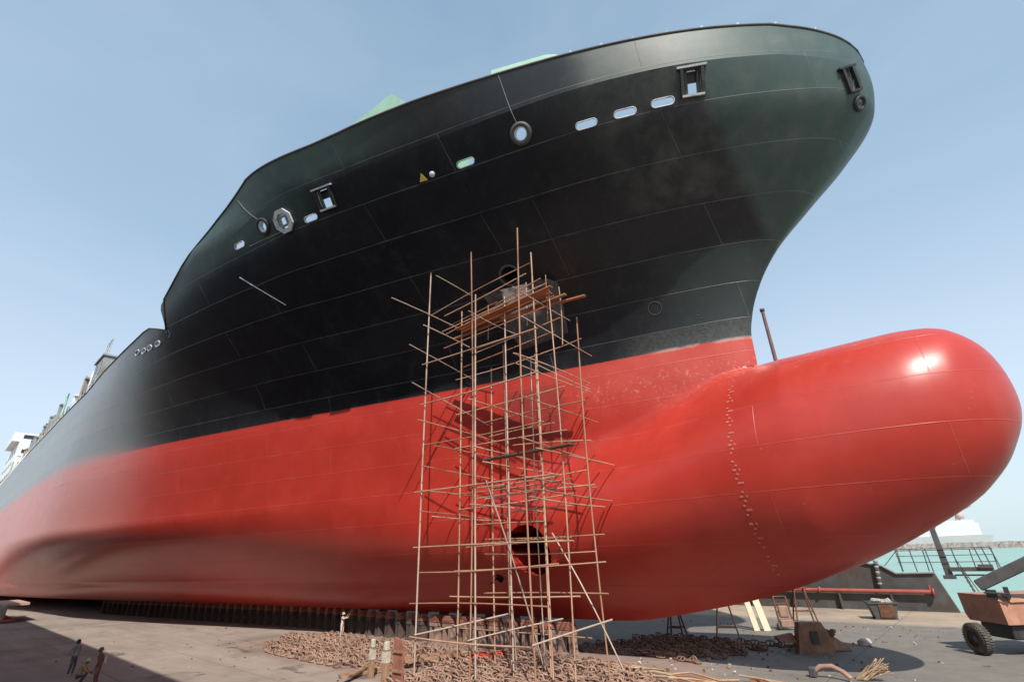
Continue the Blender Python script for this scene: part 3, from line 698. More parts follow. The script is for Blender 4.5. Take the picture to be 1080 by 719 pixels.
mb = MB(); mb.tube([(-40, 31.62, 1.72), (-5.4, 31.62, 1.62)], .17, 12); mb.build('pipe_body', M['redpipe'], rp)
mb = MB(); mb.lathe([(0, 0), (.32, 0), (.32, .12), (0, .12)], (-5.45, 31.62, 1.62), rot('Y', 90), 14)
mb.lathe([(0, 0), (.3, 0), (.3, .1), (0, .1)], (-14.5, 31.62, 1.645), rot('Y', 90), 14); mb.tube([(-5.6, 31.62, 1.6), (-5.6, 31.62, 2.15)], .09, 8); mb.build('flange', M['redpipe'], rp)
mb = MB()
for x in np.arange(-38, -6, 4.2): mb.box((x, 31.72, .72), (.14, .5, 1.44))
mb.build('pipe_bracket', M['darkgrey'], rp)
hs = tag(empty('rubber_fender', (0, 0, 0)), 'black and white ribbed fender hanging down the dark dock wall', 'fender')
mb = MB(); mw = MB()
for k in range(9):
    (mb if k % 2 else mw).lathe([(0, -.11), (.16, -.11), (.2, -.05), (.2, .05), (.16, .11), (0, .11)], (-9.25 + .02 * k, 31.66, 2.25 + k * .24), None, 12)
mb.build('dark_ring', M['rubber'], hs); mw.build('pale_ring', M['grey'], hs)
sk = tag(empty('steel_prop', (0, 0, 0)), 'dark leaning steel prop rising from the end of the dock wall', 'prop')
MB().prism([(-4.25, 32.9, 2.9), (-3.7, 32.9, 2.9), (-3.95, 32.9, 8.3), (-4.3, 32.9, 8.3)], (0, .35, 0)).build('prop_bar', M['darkgrey'], sk)
MB().box((-4.0, 33.07, 2.75), (.9, .7, .3)).build('prop_foot', M['darkgrey'], sk)
wk = tag(empty('steel_walkway', (0, 0, 0)), 'dark steel gangway with railings above the turquoise water', 'walkway')
mb = MB(); mb.box((-2.3, 33.4, 3.38), (3.0, 1.3, .32)); mb.box((-1.3, 33.3, 3.62), (1.0, 1.4, .25)); mb.box((-2.3, 33.4, 2.9), (2.6, .3, .12)); mb.build('walkway_deck', M['darkgrey'], wk)
mb = MB()
for x in (-7.4, -6.3, -5.1, -3.2, -1.6, -1.1, -.55): mb.tube([(x + (.25 if x > -3 else .1), 32.8, 3.2), (x, 32.8, 5.15)], .05, 6)
for zz in (4.0, 4.55, 5.15): mb.tube([(-7.5, 32.8, zz), (-.5, 32.8, zz)], .035, 6)
for x in (-7.4, -5.4, -2.0, -.5): mb.tube([(x, 33.95, 3.2), (x, 33.95, 5.0)], .045, 6)
mb.tube([(-7.5, 33.95, 5.0), (-.4, 33.95, 5.0)], .03, 6); mb.tube([(-8.6, 32.8, 3.75), (-7.2, 32.8, 5.15)], .035, 6); mb.build('railing', M['darkgrey'], wk)
mb = MB()
for y in (32.75, 33.5): mb.tube([(-3.0, y, 3.3), (-2.35, y, .2)], .06, 6)
for q in np.linspace(.08, .95, 9): mb.box((-3.0 + .65 * q, 33.12, 3.3 - 3.1 * q), (.2, .75, .05))
mb.tube([(-3.2, 32.75, 4.4), (-2.2, 32.75, 1.2)], .04, 6); mb.build('access_ladder', M['darkgrey'], wk)
sb = tag(empty('steel_skip', (-8.55, 24.9, 0), math.radians(20)), 'dark open steel skip with pale waste on top in front of the wall', 'skip')
mb = MB()
q0 = [(-.75, -.6, .12), (.75, -.6, .12), (.75, .6, .12), (-.75, .6, .12)]; q1 = [(-1.05, -.75, 1.25), (.95, -.75, 1.25), (.95, .75, 1.25), (-1.05, .75, 1.25)]
mb.add(q0 + q1, [(3, 2, 1, 0), (0, 1, 5, 4), (1, 2, 6, 5), (2, 3, 7, 6), (3, 0, 4, 7)]); mb.box((-.05, -.78, 1.22), (2.1, .1, .12)); mb.box((-.05, .78, 1.22), (2.1, .1, .12)); mb.box((.98, 0, 1.22), (.1, 1.5, .12)); mb.box((-1.08, 0, 1.22), (.1, 1.5, .12)); mb.build('skip_body', M['darkgrey'], sb)
mb = MB(); mb.box((.1, -.71, .65), (1.0, .1, .95), rot('X', 8)); mb.build('rusty_panel', M['rust'], sb)
mb = MB()
for k in range(14): mb.box((random.uniform(-.8, .7), random.uniform(-.5, .5), 1.25 + random.uniform(-.05, .18)), (random.uniform(.2, .6), random.uniform(.2, .4), random.uniform(.06, .2)), rot('Z', random.uniform(0, 180)) @ rot('X', random.uniform(-25, 25)))
mb.build('waste', M['stone'], sb)
mb = MB(); mb.box((0, -.5, .06), (1.6, .15, .12)); mb.box((0, .5, .06), (1.6, .15, .12)); mb.build('skid', M['darkgrey'], sb)
mp = tag(empty('lamp_mast', (-13.05, 32.5, 4.3)), 'slim maroon mast standing up between stem and bulb', 'mast')
mb = MB(); mb.tube([(0, 0, 0), (-.25, 0, 28.6)], [.30, .19], 10); mb.build('mast_tube', M['maroon'], mp)
mb = MB(); mb.lathe([(0, 0), (.28, 0), (.28, .35), (0, .45)], (-.25, 0, 28.5), None, 10); mb.build('mast_cap', M['darkgrey'], mp)
mb = MB(); mb.box((0, 0, .1), (1.0, 1.0, .2), bev=.03); mb.build('mast_base', M['darkgrey'], mp)

# ------------------------------------------------------------------ keel blocks
def edge_y(s): return float(np.interp(-s, [20.5, 21.3, 31, 38, 49, 95, 120], [1.3, 1.6, 2.6, 3.0, 3.2, 10.5, 14]))
def make_block(wide):
    r = empty('keel_block'); mb = MB()
    w = .95 if wide else .52; body = M['conc_block'] if wide else M['block_shaded']
    for sx in (-1, 1):
        mb.prism([(sx * w * .40 - .10, -.3, 0), (sx * w * .40 + .10, -.3, 0), (sx * w * .30 + .09, -.26, 1.02), (sx * w * .30 - .09, -.26, 1.02)], (0, .55, 0))
    mb.box((0, 0, .06), (w * 1.15, .7, .12)); a = mb.build('pedestal', body, r)
    mb = MB(); mb.box((0, 0, 1.17), (w * .9, .62, .26), bev=.02); mb.build('bearer', body, r)
    mb = MB(); mb.box((0, 0, 1.45), (w * 1.0, .66, .28), bev=.03); mb.box((0, 0, 1.68), (w * .85, .6, .20), bev=.02); mb.build('timber_cap', M['cap_wood'], r)
    return r
pb = {True: make_block(True), False: make_block(False)}; used = {True: False, False: False}
def block(x, y, wide, label, sc=1.0):
    o = pb[wide] if not used[wide] else copy_tree(pb[wide]); used[wide] = True
    o.location = (x, y, 0); o.rotation_euler = (0, 0, random.uniform(-.08, .08)); o.scale = (sc, 1, 1)
    tag(o, label, 'keel block', 'keel blocks under the hull')
s = -21.35; k = 0
while s > -96:
    wide = s > -33
    block(s, -edge_y(s), wide, 'rightmost and widest concrete keel block at the fore end of the row' if k == 0 else ('wide concrete keel block with red timber cap behind the scaffolding' if wide else 'narrow keel block with timber cap in the front row under the dark hull'), 1.25 if k == 0 else random.uniform(.9, 1.1))
    s -= 1.42 if wide else 1.28 + .004 * (-s - 27); k += 1
s = -22.5
while s > -92:
    for y in (0, 3.6, 7.5, 12, -4.2, -8.5, -12.5):
        if abs(y) < edge_y(s) - 1.2 or y == 0: block(s + random.uniform(-.1, .1), y, False, 'keel block in the dim inner rows under the ship bottom')
    s -= 2.3 + .035 * (-s - 22)

# ------------------------------------------------------------------ scaffold
sc = tag(empty('scaffolding', (-20, -9, 0)), 'tall rusty tube scaffolding tower standing against the starboard bow', 'scaffold')
SO = Vector((-20, -9, 0))
def clipy(s, y, z):
    lim = -(float(yh(s, z)) + .12)
    return min(y, lim)
def spole(a, b, r, mat, name):
    a = Vector(a); b = Vector(b); k = 5; pts = []
    jit = Vector((random.uniform(-1, 1), random.uniform(-1, 1), random.uniform(-1, 1))) * .02 * math.sqrt((b - a).length)
    for i in range(k + 1):
        t = i / k; pts.append(a.lerp(b, t) + jit * math.sin(math.pi * t) * 1.5 - SO)
    if mat == 'pole' and random.random() < .45: mat = 'pole_red'
    r = r * random.uniform(.82, 1.12)
    return MB().tube(pts, r, 7).build(name, M[mat], sc)
STD = [(-24.4, -11, 24.4), (-20.2, -11, 24.2), (-16.1, -11, 24.0), (-23.3, -9, 21.6), (-19.2, -9, 21.2), (-16.6, -9.2, 23.3), (-15.5, -9, 19.9),
       (-22.4, -7, 17.6), (-18.8, -7, 17.2), (-15.0, -7, 18.9), (-17.6, -8.1, 16.9), (-20.7, -7.6, 18.6), (-19.9, -10.9, 20.9)]
for k, (s, y, h) in enumerate(STD):
    mid = random.uniform(6, 9)
    spole((s, y, 0), (s + random.uniform(-.06, .06), y, h), .046, 'pole' if k % 4 else 'pole_grey', 'standard')
LONG = [(-24.8, 17.44, -15.0, 16.82, -11), (-23.9, 16.67, -16.0, 16.4, -9), (-24.8, 14.7, -15.0, 14.35, -11), (-23.8, 14.23, -15.0, 14.03, -9), (-23.0, 13.85, -14.9, 13.58, -7), (-24.8, 12.12, -15.0, 11.75, -11), (-23.6, 11.96, -14.9, 11.58, -9), (-20.7, 12.0, -14.9, 11.34, -7), (-25.0, 9.3, -14.4, 9.08, -11), (-24.0, 9.21, -15.0, 9.13, -9), (-23.0, 8.96, -14.8, 8.95, -7), (-25.1, 6.25, -13.7, 6.16, -11), (-23.0, 6.61, -14.5, 6.49, -7), (-24.4, 4.93, -14.6, 5.25, -11), (-23.5, 4.94, -13.3, 5.26, -9), (-24.1, 3.61, -15.0, 3.82, -9), (-23.1, 3.68, -14.6, 3.82, -7), (-25.2, 3.37, -15.4, 3.55, -11), (-21.2, 17.67, -15.7, 17.38, -10), (-17.1, 17.17, -14.6, 17.23, -7.5), (-24.8, 20.3, -15.6, 20.7, -9), (-25.3, 21.38, -20.4, 21.5, -8.5), (-19.6, 20.59, -15.8, 20.98, -9.3), (-25.7, 1.74, -15.9, 1.85, -7), (-24.8, 1.81, -16.3, 1.97, -11), (-24.5, 19.0, -15.6, 18.9, -9.6), (-24.9, 21.4, -15.8, 21.6, -10.3), (-23.6, 20.9, -16.2, 21.1, -10.4), (-23.9, 19.85, -15.2, 19.9, -10.1), (-23.5, 19.85, -15.4, 19.9, -8.8)]
for k, (s1, z1, s2, z2, y) in enumerate(LONG):
    o = .1 if k % 2 else -.1
    spole((s1, clipy(s1, y + o, z1), z1), (s2, clipy(s2, y + o, z2), z2), .037, 'pole', 'ledger')
TRANS = [(-24.4, -14.1, 21.19, -7.9, 20.85), (-22.3, -12.2, 22.77, -8.0, 22.5), (-25.1, -12, 18.74, -5, 17.6), (-24.3, -12.2, 15.83, -5, 14.2), (-23.8, -12, 13.37, -5, 13.0), (-19.7, -11.3, 11.21, -4.8, 10.97), (-16.1, -11.3, 11.05, -4.2, 10.57), (-23.9, -11.5, 10.7, -5.1, 10.43), (-16.5, -11.3, 15.77, -4, 15.3), (-15.8, -11.3, 17.76, -4.5, 17.27), (-19.9, -11.3, 8.19, -4.8, 8.05), (-15.8, -11.3, 8.19, -4.6, 8.02), (-24.1, -11.3, 8.15, -5.5, 7.88), (-24.2, -11.6, 20.0, -7.4, 19.6), (-20.0, -11.4, 19.6, -6.6, 19.4), (-16.3, -11.4, 19.8, -5.9, 19.5), (-20.1, -11.3, 14.0, -4.6, 13.8), (-16.0, -11.3, 13.2, -4.2, 13.0)]
for s, y1, z1, y2, z2 in TRANS:
    if s > -16.8 or s < -22.9 or z1 < 18.6: ye = clipy(s, y2, z2)
    else: ye = min(clipy(s, y2, z2), -(float(yh(s, z2)) + 1.4))
    spole((s, y1, z1), (s, ye, z2), .037, 'pole_grey' if z1 > 15 else 'pole', 'transom_tube')
for a, b in (((-17.12, -8, 6.68), (-13.6, -8, .9)), ((-24.36, -11.1, 1.93), (-19.47, -9, 2.93)), ((-20.22, -11.1, 1.95), (-15.98, -9, 2.88)), ((-16.14, -11.1, 2.05), (-13.3, -9, 2.97)), ((-19.2, -9.1, 4.2), (-19.9, -8, .05)), ((-18.9, -11.1, 9.3), (-18.8, -7, 0))):
    spole(a, b, .042, 'pole_grey', 'brace')
rs = random.Random(5)
for k in range(12):
    y = rs.choice((-9, -7.4, -8.2)); z = rs.uniform(5.5, 18.8); a = rs.uniform(-24, -21); b = rs.uniform(-17, -14.8)
    spole((a, clipy(a, y, z), z), (b, clipy(b, y, z + .05), z + rs.uniform(-.15, .15)), .035, 'pole', 'ledger')
for k in range(9):
    sx = rs.choice((-24.3, -23.2, -20.1, -19.1, -16.5, -15.4)); z = rs.uniform(6.5, 17.5)
    spole((sx + .08, -11.2, z), (sx + .08, clipy(sx, -4, z), z - rs.uniform(0, .2)), .035, 'pole', 'transom_tube')
for sx, y, z0, z1 in ((-22.9, -8.3, 18.9, 21.6), (-21.2, -8.5, 18.9, 21.5), (-17.9, -8.3, 18.9, 22.0), (-16.2, -8.4, 18.6, 21.8), (-15.6, -7.9, 17.0, 20.9)):
    spole((sx, y, z0), (sx + .05, y, z1), .035, 'pole', 'guard_post')
# working platform below the bolster
def board(a, b, w, th, mat, name, tilt=0):
    a = Vector(a) - SO; b = Vector(b) - SO; d = b - a
    yaw = math.degrees(math.atan2(d.y, d.x)); pit = math.degrees(math.asin(d.z / d.length))
    return MB().box((a + b) / 2, (d.length, w, th), rot('Z', yaw) @ rot('Y', -pit) @ rot('X', tilt), bev=.008).build(name, M[mat], sc)
for i, y in enumerate((-9.3, -8.97, -8.64)):
    board((-23.4 + random.uniform(-.6, .4), y, 20.15 + random.uniform(-.03, .03)), (-15.5 + random.uniform(-.3, .4), y + random.uniform(-.05, .05), 20.2), .29, .06, 'plank', 'platform_board', random.uniform(-3, 3))
board((-24.6, -8.55, 20.02), (-14.9, -8.2, 20.0), .22, .10, 'plank', 'platform_board')
board((-19.6, -8.9, 19.8), (-13.9, -7.6, 19.75), .24, .09, 'plank', 'platform_board')
for i, y in enumerate((-9.25, -8.93)):
    board((-20.9, y, 10.86 + i * .02), (-14.6, y, 10.78 + i * .02), .26, .09, 'plank_dark', 'platform_board', random.uniform(-4, 4))
# ------------------------------------------------------------------ anchor chains
def link_proto(L=.60, W=.37, r=.043, n=12, m=5):
    vs = []; fs = []
    for i in range(n):
        a = 2 * math.pi * i / n; c, s_ = math.cos(a), math.sin(a)
        cx = (L / 2 - W / 2) * (1 if c > 0 else -1) if abs(c) > .15 else (L / 2 - W / 2) * c / .15
        ctr = Vector((cx + (W / 2 - r) * c, (W / 2 - r) * s_, 0)); nrm = Vector((c, s_, 0))
        for j in range(m):
            b = 2 * math.pi * j / m; vs.append(ctr + nrm * (r * math.cos(b)) + Vector((0, 0, r * math.sin(b))))
    for i in range(n):
        for j in range(m): fs.append((i * m + j, ((i + 1) % n) * m + j, ((i + 1) % n) * m + (j + 1) % m, i * m + (j + 1) % m))
    st = [(-r * .7, -W / 2 + r, -r * .6), (r * .7, -W / 2 + r, -r * .6), (r * .7, W / 2 - r, -r * .6), (-r * .7, W / 2 - r, -r * .6), (-r * .7, -W / 2 + r, r * .6), (r * .7, -W / 2 + r, r * .6), (r * .7, W / 2 - r, r * .6), (-r * .7, W / 2 - r, r * .6)]
    k = len(vs); vs += [Vector(q) for q in st]
    fs += [tuple(k + q for q in f) for f in ((0, 1, 5, 4), (2, 3, 7, 6), (4, 5, 6, 7), (1, 2, 6, 5), (3, 0, 4, 7))]
    return np.array([tuple(v) for v in vs]), fs
LV, LF = link_proto()
def chain(name, path, label, mats, zf=None, red=None, jitter=.05, pitch=.43, scale=1.0):
    """links threaded along a polyline on the ground"""
    V = []; F = []; MI = []; n0 = 0
    pts = [Vector(p) for p in path]; acc = 0.0; k = 0
    for a, b in zip(pts[:-1], pts[1:]):
        d = b - a; L = d.length; t = acc
        while t < L:
            p = a + d * (t / L); yaw = math.atan2(d.y, d.x) + random.gauss(0, .12); rollv = (0.25 if k % 2 else 1.25) + random.gauss(0, .2)
            Rm = np.array(Matrix.Rotation(yaw, 3, 'Z') @ Matrix.Rotation(random.gauss(0, .08), 3, 'Y') @ Matrix.Rotation(rollv, 3, 'X'))
            z = .08 + .09 * abs(math.sin(rollv)) + (zf(p) if zf else 0)
            V.append((LV * scale) @ Rm.T + np.array([p.x + random.gauss(0, jitter), p.y + random.gauss(0, jitter), z])); F += [tuple(q + n0 for q in f) for f in LF]
            mi = 1 if (red and red(p)) else 0
            MI += [mi] * len(LF); n0 += len(LV); t += pitch * scale; k += 1
        acc = t - L
    me = bpy.data.meshes.new(name); me.from_pydata(np.concatenate(V).tolist(), [], F)
    for m in mats: me.materials.append(m)
    me.polygons.foreach_set('material_index', MI); me.polygons.foreach_set('use_smooth', [True] * len(F)); me.update()
    o = bpy.data.objects.new(name, me); COL.objects.link(o); tag(o, label, 'chain'); return o
# flaked rows left of the scaffold
path = []; k = 0
y = -5.0
while y > -12.6:
    x0 = float(np.interp(-y, [5, 8, 12.3], [-43.0, -46.5, -39.5])) + random.uniform(-.8, .8); x1 = float(np.interp(-y, [5, 8, 10.8, 12.6], [-26.0, -25.5, -27.5, -32.0])) + random.uniform(-.5, .5)
    a, b = (x0, x1) if k % 2 == 0 else (x1, x0)
    m = (a + b) / 2; path += [(a, y, 0), (m, y + random.uniform(-.2, .2), 0), (b, y + random.uniform(-.1, .1), 0)]; y -= .70; k += 1
chain('anchor_chain', path, 'rusty anchor chain flaked in tidy rows on the floor left of the scaffold', [M['chain']], jitter=.04, scale=1.1)
# piled chain under and in front of the scaffold
path = []
for layer in range(2):
    y = -3.6 - .3 * layer; k = 0
    while y > -12.2 + layer:
        x0 = float(np.interp(-y, [3.5, 7, 12.3], [-24.3, -26.0, -23.8])) + random.uniform(-.7, .7) + layer * .6; x1 = float(np.interp(-y, [3.5, 6, 9, 12.3], [-16.5, -12.5, -12.8, -16.0])) + random.uniform(-.9, .9) - layer * .6
        a, b = (x0, x1) if k % 2 == 0 else (x1, x0)
        for q in np.linspace(0, 1, 5): path.append((a + (b - a) * q, y + random.uniform(-.35, .35), layer * .09))
        y -= .50; k += 1
redz = lambda p: ((p.x + 25.0) / 1.9) ** 2 + ((p.y + 5.9) / 1.0) ** 2 < 1 + random.uniform(-.7, .35)
chain('anchor_chain', path, 'tangled heap of pale rusty anchor chain spread beneath the scaffolding, partly splashed red', [M['chain'], M['chain_red']], zf=lambda p: p.z, red=redz, jitter=.12, scale=1.05)
# dark chain below the bulb leading to the anchor
path = []
for layer in range(1):
    y = .2
    k = 0
    while y < 7.4:
        x0 = -21.8 + .25 * y + random.uniform(-.8, .8) + layer; x1 = -12.6 + random.uniform(-1.5, .9) - .25 * abs(y - 5)
        a, b = (x0, x1) if k % 2 == 0 else (x1, x0)
        for q in np.linspace(0, 1, 5): path.append((a + (b - a) * q, y + random.uniform(-.4, .4), layer * .16))
        y += .62; k += 1
path += [(-12.6, 7.3, 0), (-11.9, 7.3, 0), (-11.2, 7.0, 0), (-10.7, 6.9, .15)]
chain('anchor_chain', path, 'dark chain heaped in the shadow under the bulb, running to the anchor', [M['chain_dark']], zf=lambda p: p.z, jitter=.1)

# ------------------------------------------------------------------ anchor lying on the ground
M['rust_light'] = mat_simple('brown_anchor_rust', (.16, .08, .05), (.30, .16, .10), 1.8, .85, .4, stain=(.09, .045, .03))
an = tag(empty('ship_anchor', (-9.6, 6.4, 0), math.radians(41)), 'rusty brown ship anchor lying on its crown in the shadow of the bulb', 'anchor')
# local x: to the right in the picture, y: away
mb = MB(); mb.prism([(-1.05, -.35, .0), (1.05, -.35, .0), (.98, -.3, .75), (.62, -.25, 1.55), (-.62, -.25, 1.55), (-.80, -.3, 1.1)], (0, .55, 0))
mb.box((0, .35, .45), (1.7, .9, .7), bev=.12); mb.build('crown', M['rust_light'], an)
MB().prism([(-.2, -.38, .5), (.22, -.38, .45), (.25, -.36, 1.12), (-.18, -.36, 1.12)], (0, .05, 0)).build('shank_slot', M['black'], an)
mb = MB(); mb.prism([(.9, -.1, .1), (2.25, .1, .02), (2.05, .35, .35), (1.1, .3, .95), (.85, .1, .95)], (0, .45, .05)); mb.build('fluke', M['rust_light'], an)
mb = MB(); mb.prism([(-.9, -.1, .5), (-1.8, 0, .55), (-1.9, .3, .8), (-.9, .3, .95)], (0, .4, 0)); mb.build('fluke', M['rust_light'], an)
mb = MB(); mb.tube([(0, .5, .5), (-.2, 2.6, .35)], [.26, .2], 8); mb.build('shank', M['rust_light'], an)
mb = MB()
for k in range(7): mb.box((1.05 + random.uniform(-.2, .5), .3 + random.uniform(-.2, .3), .85 + random.uniform(-.1, .2)), (.25, .2, .18), rot('Z', random.uniform(0, 90)) @ rot('X', random.uniform(0, 60)))
mb.build('shackle', M['rust_light'], an)

# ------------------------------------------------------------------ boards, trestles, cart, stone
def leaning_board(x, y, dx, dy, z, w, th, label):
    r = tag(empty('cream_board', (x, y, 0)), label, 'board', 'two cream boards leaning under the bulb')
    d = Vector((dx, dy, z)); side = Vector((.75, .66, 0)).normalized(); nn = d.cross(side).normalized()
    P = [side * (-w / 2), side * (w / 2), side * (w / 2) + d, side * (-w / 2) + d]
    MB().prism([p - nn * th / 2 for p in P], nn * th).build('board', M['cream'], r)
    MB().tube([d * .5 + side * (-w / 2), d * .5 + side * (w / 2)], .03, 6).build('batten', M['cream'], r)
leaning_board(-15.1, 13.6, -.55, -.3, 3.35, .42, .10, 'left one of two cream boards leaning under the bulb')
leaning_board(-14.45, 13.9, -.7, -.2, 3.4, .5, .10, 'right and wider of two cream boards leaning under the bulb')
def trestle(x, y, h, spread, label, mat, rz=0):
    r = tag(empty('steel_trestle', (x, y, 0), rz), label, 'trestle')
    for a in (-1, 1):
        for b in (-1, 1):
            MB().tube([(a * spread, b * .45, 0), (a * spread * .45, b * .1, h)], .06, 6).build('leg', M[mat], r)
    mb = MB(); mb.tube([(-spread * .8, -.3, h * .35), (spread * .8, -.3, h * .35)], .045, 6); mb.tube([(-spread * .8, .3, h * .35), (spread * .8, .3, h * .35)], .045, 6); mb.build('crossbar', M[mat], r)
    mb = MB(); mb.box((0, 0, h + .05), (spread * 1.5, .35, .1), bev=.02); mb.build('top_plate', M[mat], r)
    return r
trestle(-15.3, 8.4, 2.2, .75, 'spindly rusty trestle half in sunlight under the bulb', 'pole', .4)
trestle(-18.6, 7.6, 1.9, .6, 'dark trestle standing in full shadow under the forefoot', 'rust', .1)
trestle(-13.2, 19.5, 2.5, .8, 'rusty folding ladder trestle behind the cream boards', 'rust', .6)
# cart
ct = tag(empty('gas_bottle_cart', (-13.3, 14.9, 0), math.radians(35)), 'rusty upright cart beside the cream boards', 'cart')
mb = MB()
for sx in (-.5, .5): mb.tube([(sx, 0, .2), (sx * .9, .5, 2.2)], .07, 6)
for q in (.25, .5, .75, 1.0): mb.tube([(-.5 + .05 * q, .5 * q, .2 + 2 * q), (.5 - .05 * q, .5 * q, .2 + 2 * q)], .05, 6)
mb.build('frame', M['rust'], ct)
mb = MB(); mb.box((0, .1, .45), (.9, .6, .5), bev=.05); mb.box((0, .2, 1.2), (.7, .35, .8), bev=.08); mb.build('load', M['conc_block'], ct)
for sx in (-.6, .6): MB().lathe([(0, -.07), (.22, -.07), (.24, 0), (.22, .07), (0, .07)], (sx, .05, .24), rot('Y', 90), 16).build('wheel', M['rubber'], ct)
mb = MB(); bm = bmesh.new(); bmesh.ops.create_icosphere(bm, subdivisions=2, radius=1)
for v in bm.verts: v.co = Vector((v.co.x * .42, v.co.y * .3, max(v.co.z, -.6) * .26)) * random.uniform(.8, 1.12)
bm.verts.index_update(); mb.add([v.co + Vector((0, 0, .15)) for v in bm.verts], [tuple(v.index for v in f.verts) for f in bm.faces]); bm.free()
o = mb.build('stone', M['stone']); o.location = (-7.75, 10.4, 0); tag(o, 'pale lump of stone on the dock floor right of the anchor', 'stone')
for (x, y, lab) in ((-16.4, -1.9, 'small white rag on the ground right of the scaffold foot'), (-14.5, -1.7, 'small white paper scrap at the edge of the hull shadow'), (-11.3, -1.4, 'small white paper scrap farthest right along the shadow edge')):
    mb = MB(); vs = [(random.uniform(-.16, .16), random.uniform(-.12, .12), random.uniform(.02, .16)) for _ in range(9)]
    bm = bmesh.new(); [bm.verts.new(v) for v in vs]; bmesh.ops.convex_hull(bm, input=bm.verts); bm.verts.index_update()
    mb.add([v.co for v in bm.verts], [tuple(v.index for v in f.verts) for f in bm.faces]); bm.free()
    o = mb.build('paper_scrap', M['white']); o.location = (x, y, 0); tag(o, lab, 'scrap')
# posts near the viewer
def post(x, y, h, w, label, mat='timber', top=True, name='timber_post', lean=(0, 0)):
    r = tag(empty(name, (x, y, 0)), label, 'post')
    mb = MB(); mb.prism([(-w / 2, -w / 2, 0), (w / 2, -w / 2, 0), (w / 2, w / 2, 0), (-w / 2, w / 2, 0)], (lean[0], lean[1], h)); mb.build('shaft', M[mat], r)
    if top: mb = MB(); mb.box((lean[0], lean[1], h + .2), (w * .9, w * .9, .42), bev=.05); mb.box((lean[0] * .85, lean[1], h - .28), (w * 1.04, w * 1.04, .5)); mb.build('painted_top', M['whitetop'], r)
post(-26.4, -12.3, 1.35, .24, 'slimmer timber post with whitewashed top, left of the upright board', lean=(.05, 0))
post(-24.9, -12.45, 1.35, .30, 'thicker timber post with whitewashed top beside the upright board')
r = tag(empty('upright_board', (-24.2, -12.2, 0)), 'wide reddish board standing upright beside the whitewashed posts', 'board')
mb = MB(); mb.prism([(-.38, -.06, 0), (.42, -.06, 0), (.42, -.04, 1.55), (.2, -.04, 1.85), (-.38, -.04, 1.95)], (0, .12, 0)); mb.build('panel', M['cap_wood'], r)
mb = MB(); mb.box((.02, -.1, .5), (.82, .06, .12)); mb.box((.02, -.1, 1.35), (.82, .06, .12)); mb.build('batten', M['timber_x'], r)
# loose boards on the ground
def gboard(a, b, w, th, label, mat='timber_x', z=0.0):
    a = Vector((*a, 0)); b = Vector((*b, 0)); d = b - a
    o = MB().box((0, 0, th / 2), (d.length, w, th), bev=.01).build('loose_board', M[mat]); o.location = (a + b) / 2 + Vector((0, 0, z)); o.rotation_euler = (0, 0, math.atan2(d.y, d.x)); tag(o, label, 'board'); return o
gboard((-27.3, -9.9), (-26.4, -5.4), .30, .14, 'left one of two parallel boards lying across the chain', z=.3)
gboard((-26.6, -10.0), (-25.2, -6.0), .30, .14, 'right one of two parallel boards lying across the chain', z=.3)
gboard((-27.6, -13.4), (-26.9, -10.3), .42, .16, 'short weathered board on the floor left of the posts', z=.02)
gboard((-26.3, -13.9), (-27.9, -11.4), .35, .12, 'pale board lying nearest the viewer left of the posts', z=.2)
gboard((-13.4, -4.0), (-10.6, -3.4), .9, .08, 'flat brown sheet of plywood on the ground before the chain heap', 'plank')
gboard((-12.9, -4.9), (-9.0, -3.9), .28, .12, 'long thin plank lying along the near edge of the chain heap')
gboard((-10.2, -2.7), (-8.6, -2.6), .3, .14, 'short reddish plank right of the plywood sheet', 'plank')
# bundle of sticks and pale bent pipe at the lower edge
r = tag(empty('rope_coil', (-5.5, .25, 0)), 'frayed tan rope end sticking up at the lower right edge', 'rope')
mb = MB()
for k in range(46):
    a = random.uniform(0, .30); bx = random.uniform(-1.0, -.55); ln = random.uniform(.55, 1.05); w0 = random.uniform(-.12, .12); mb.tube([(bx, w0, .05), (bx + .35 * ln, w0 * .6 + random.uniform(-.05, .05), .18 + a * .5), (bx + .75 * ln, w0 + .1, .32 + a), (bx + 1.05 * ln, w0 * 2.2 + .15, .36 + a * 1.7 + random.uniform(-.08, .08))], .02, 5)
mb.build('strand', M['sand'], r)
r = tag(empty('bent_pipe', (-7.5, -.2, 0)), 'pale bent pipe section lying at the lower edge', 'pipe')
mb = MB(); mb.tube([(-.7, 0, .15), (-.3, .1, .45), (.2, .1, .5), (.65, 0, .32), (.95, -.2, .12)], .11, 8); mb.build('pipe_bend', M['conc_block'], r)
mb = MB(); mb.box((-.65, 0, .22), (.3, .35, .4), bev=.04); mb.build('pipe_flange', M['darkgrey'], r)
# stranded wire rope along the near edge of the heap
mb = MB()
for k in range(9):
    y0 = -4.2 + random.uniform(-1.0, 1.2); x0 = -19 + k * 1.2
    mb.tube([(x0 + q * .8, y0 + .35 * math.sin(q * 1.7 + k), .16 + .12 * abs(math.sin(q * 2 + k))) for q in range(6)], .045, 5)
o = mb.build('wire_rope', M['sand']); tag(o, 'loose tan wire rope lying in loops over the chain heap', 'rope')
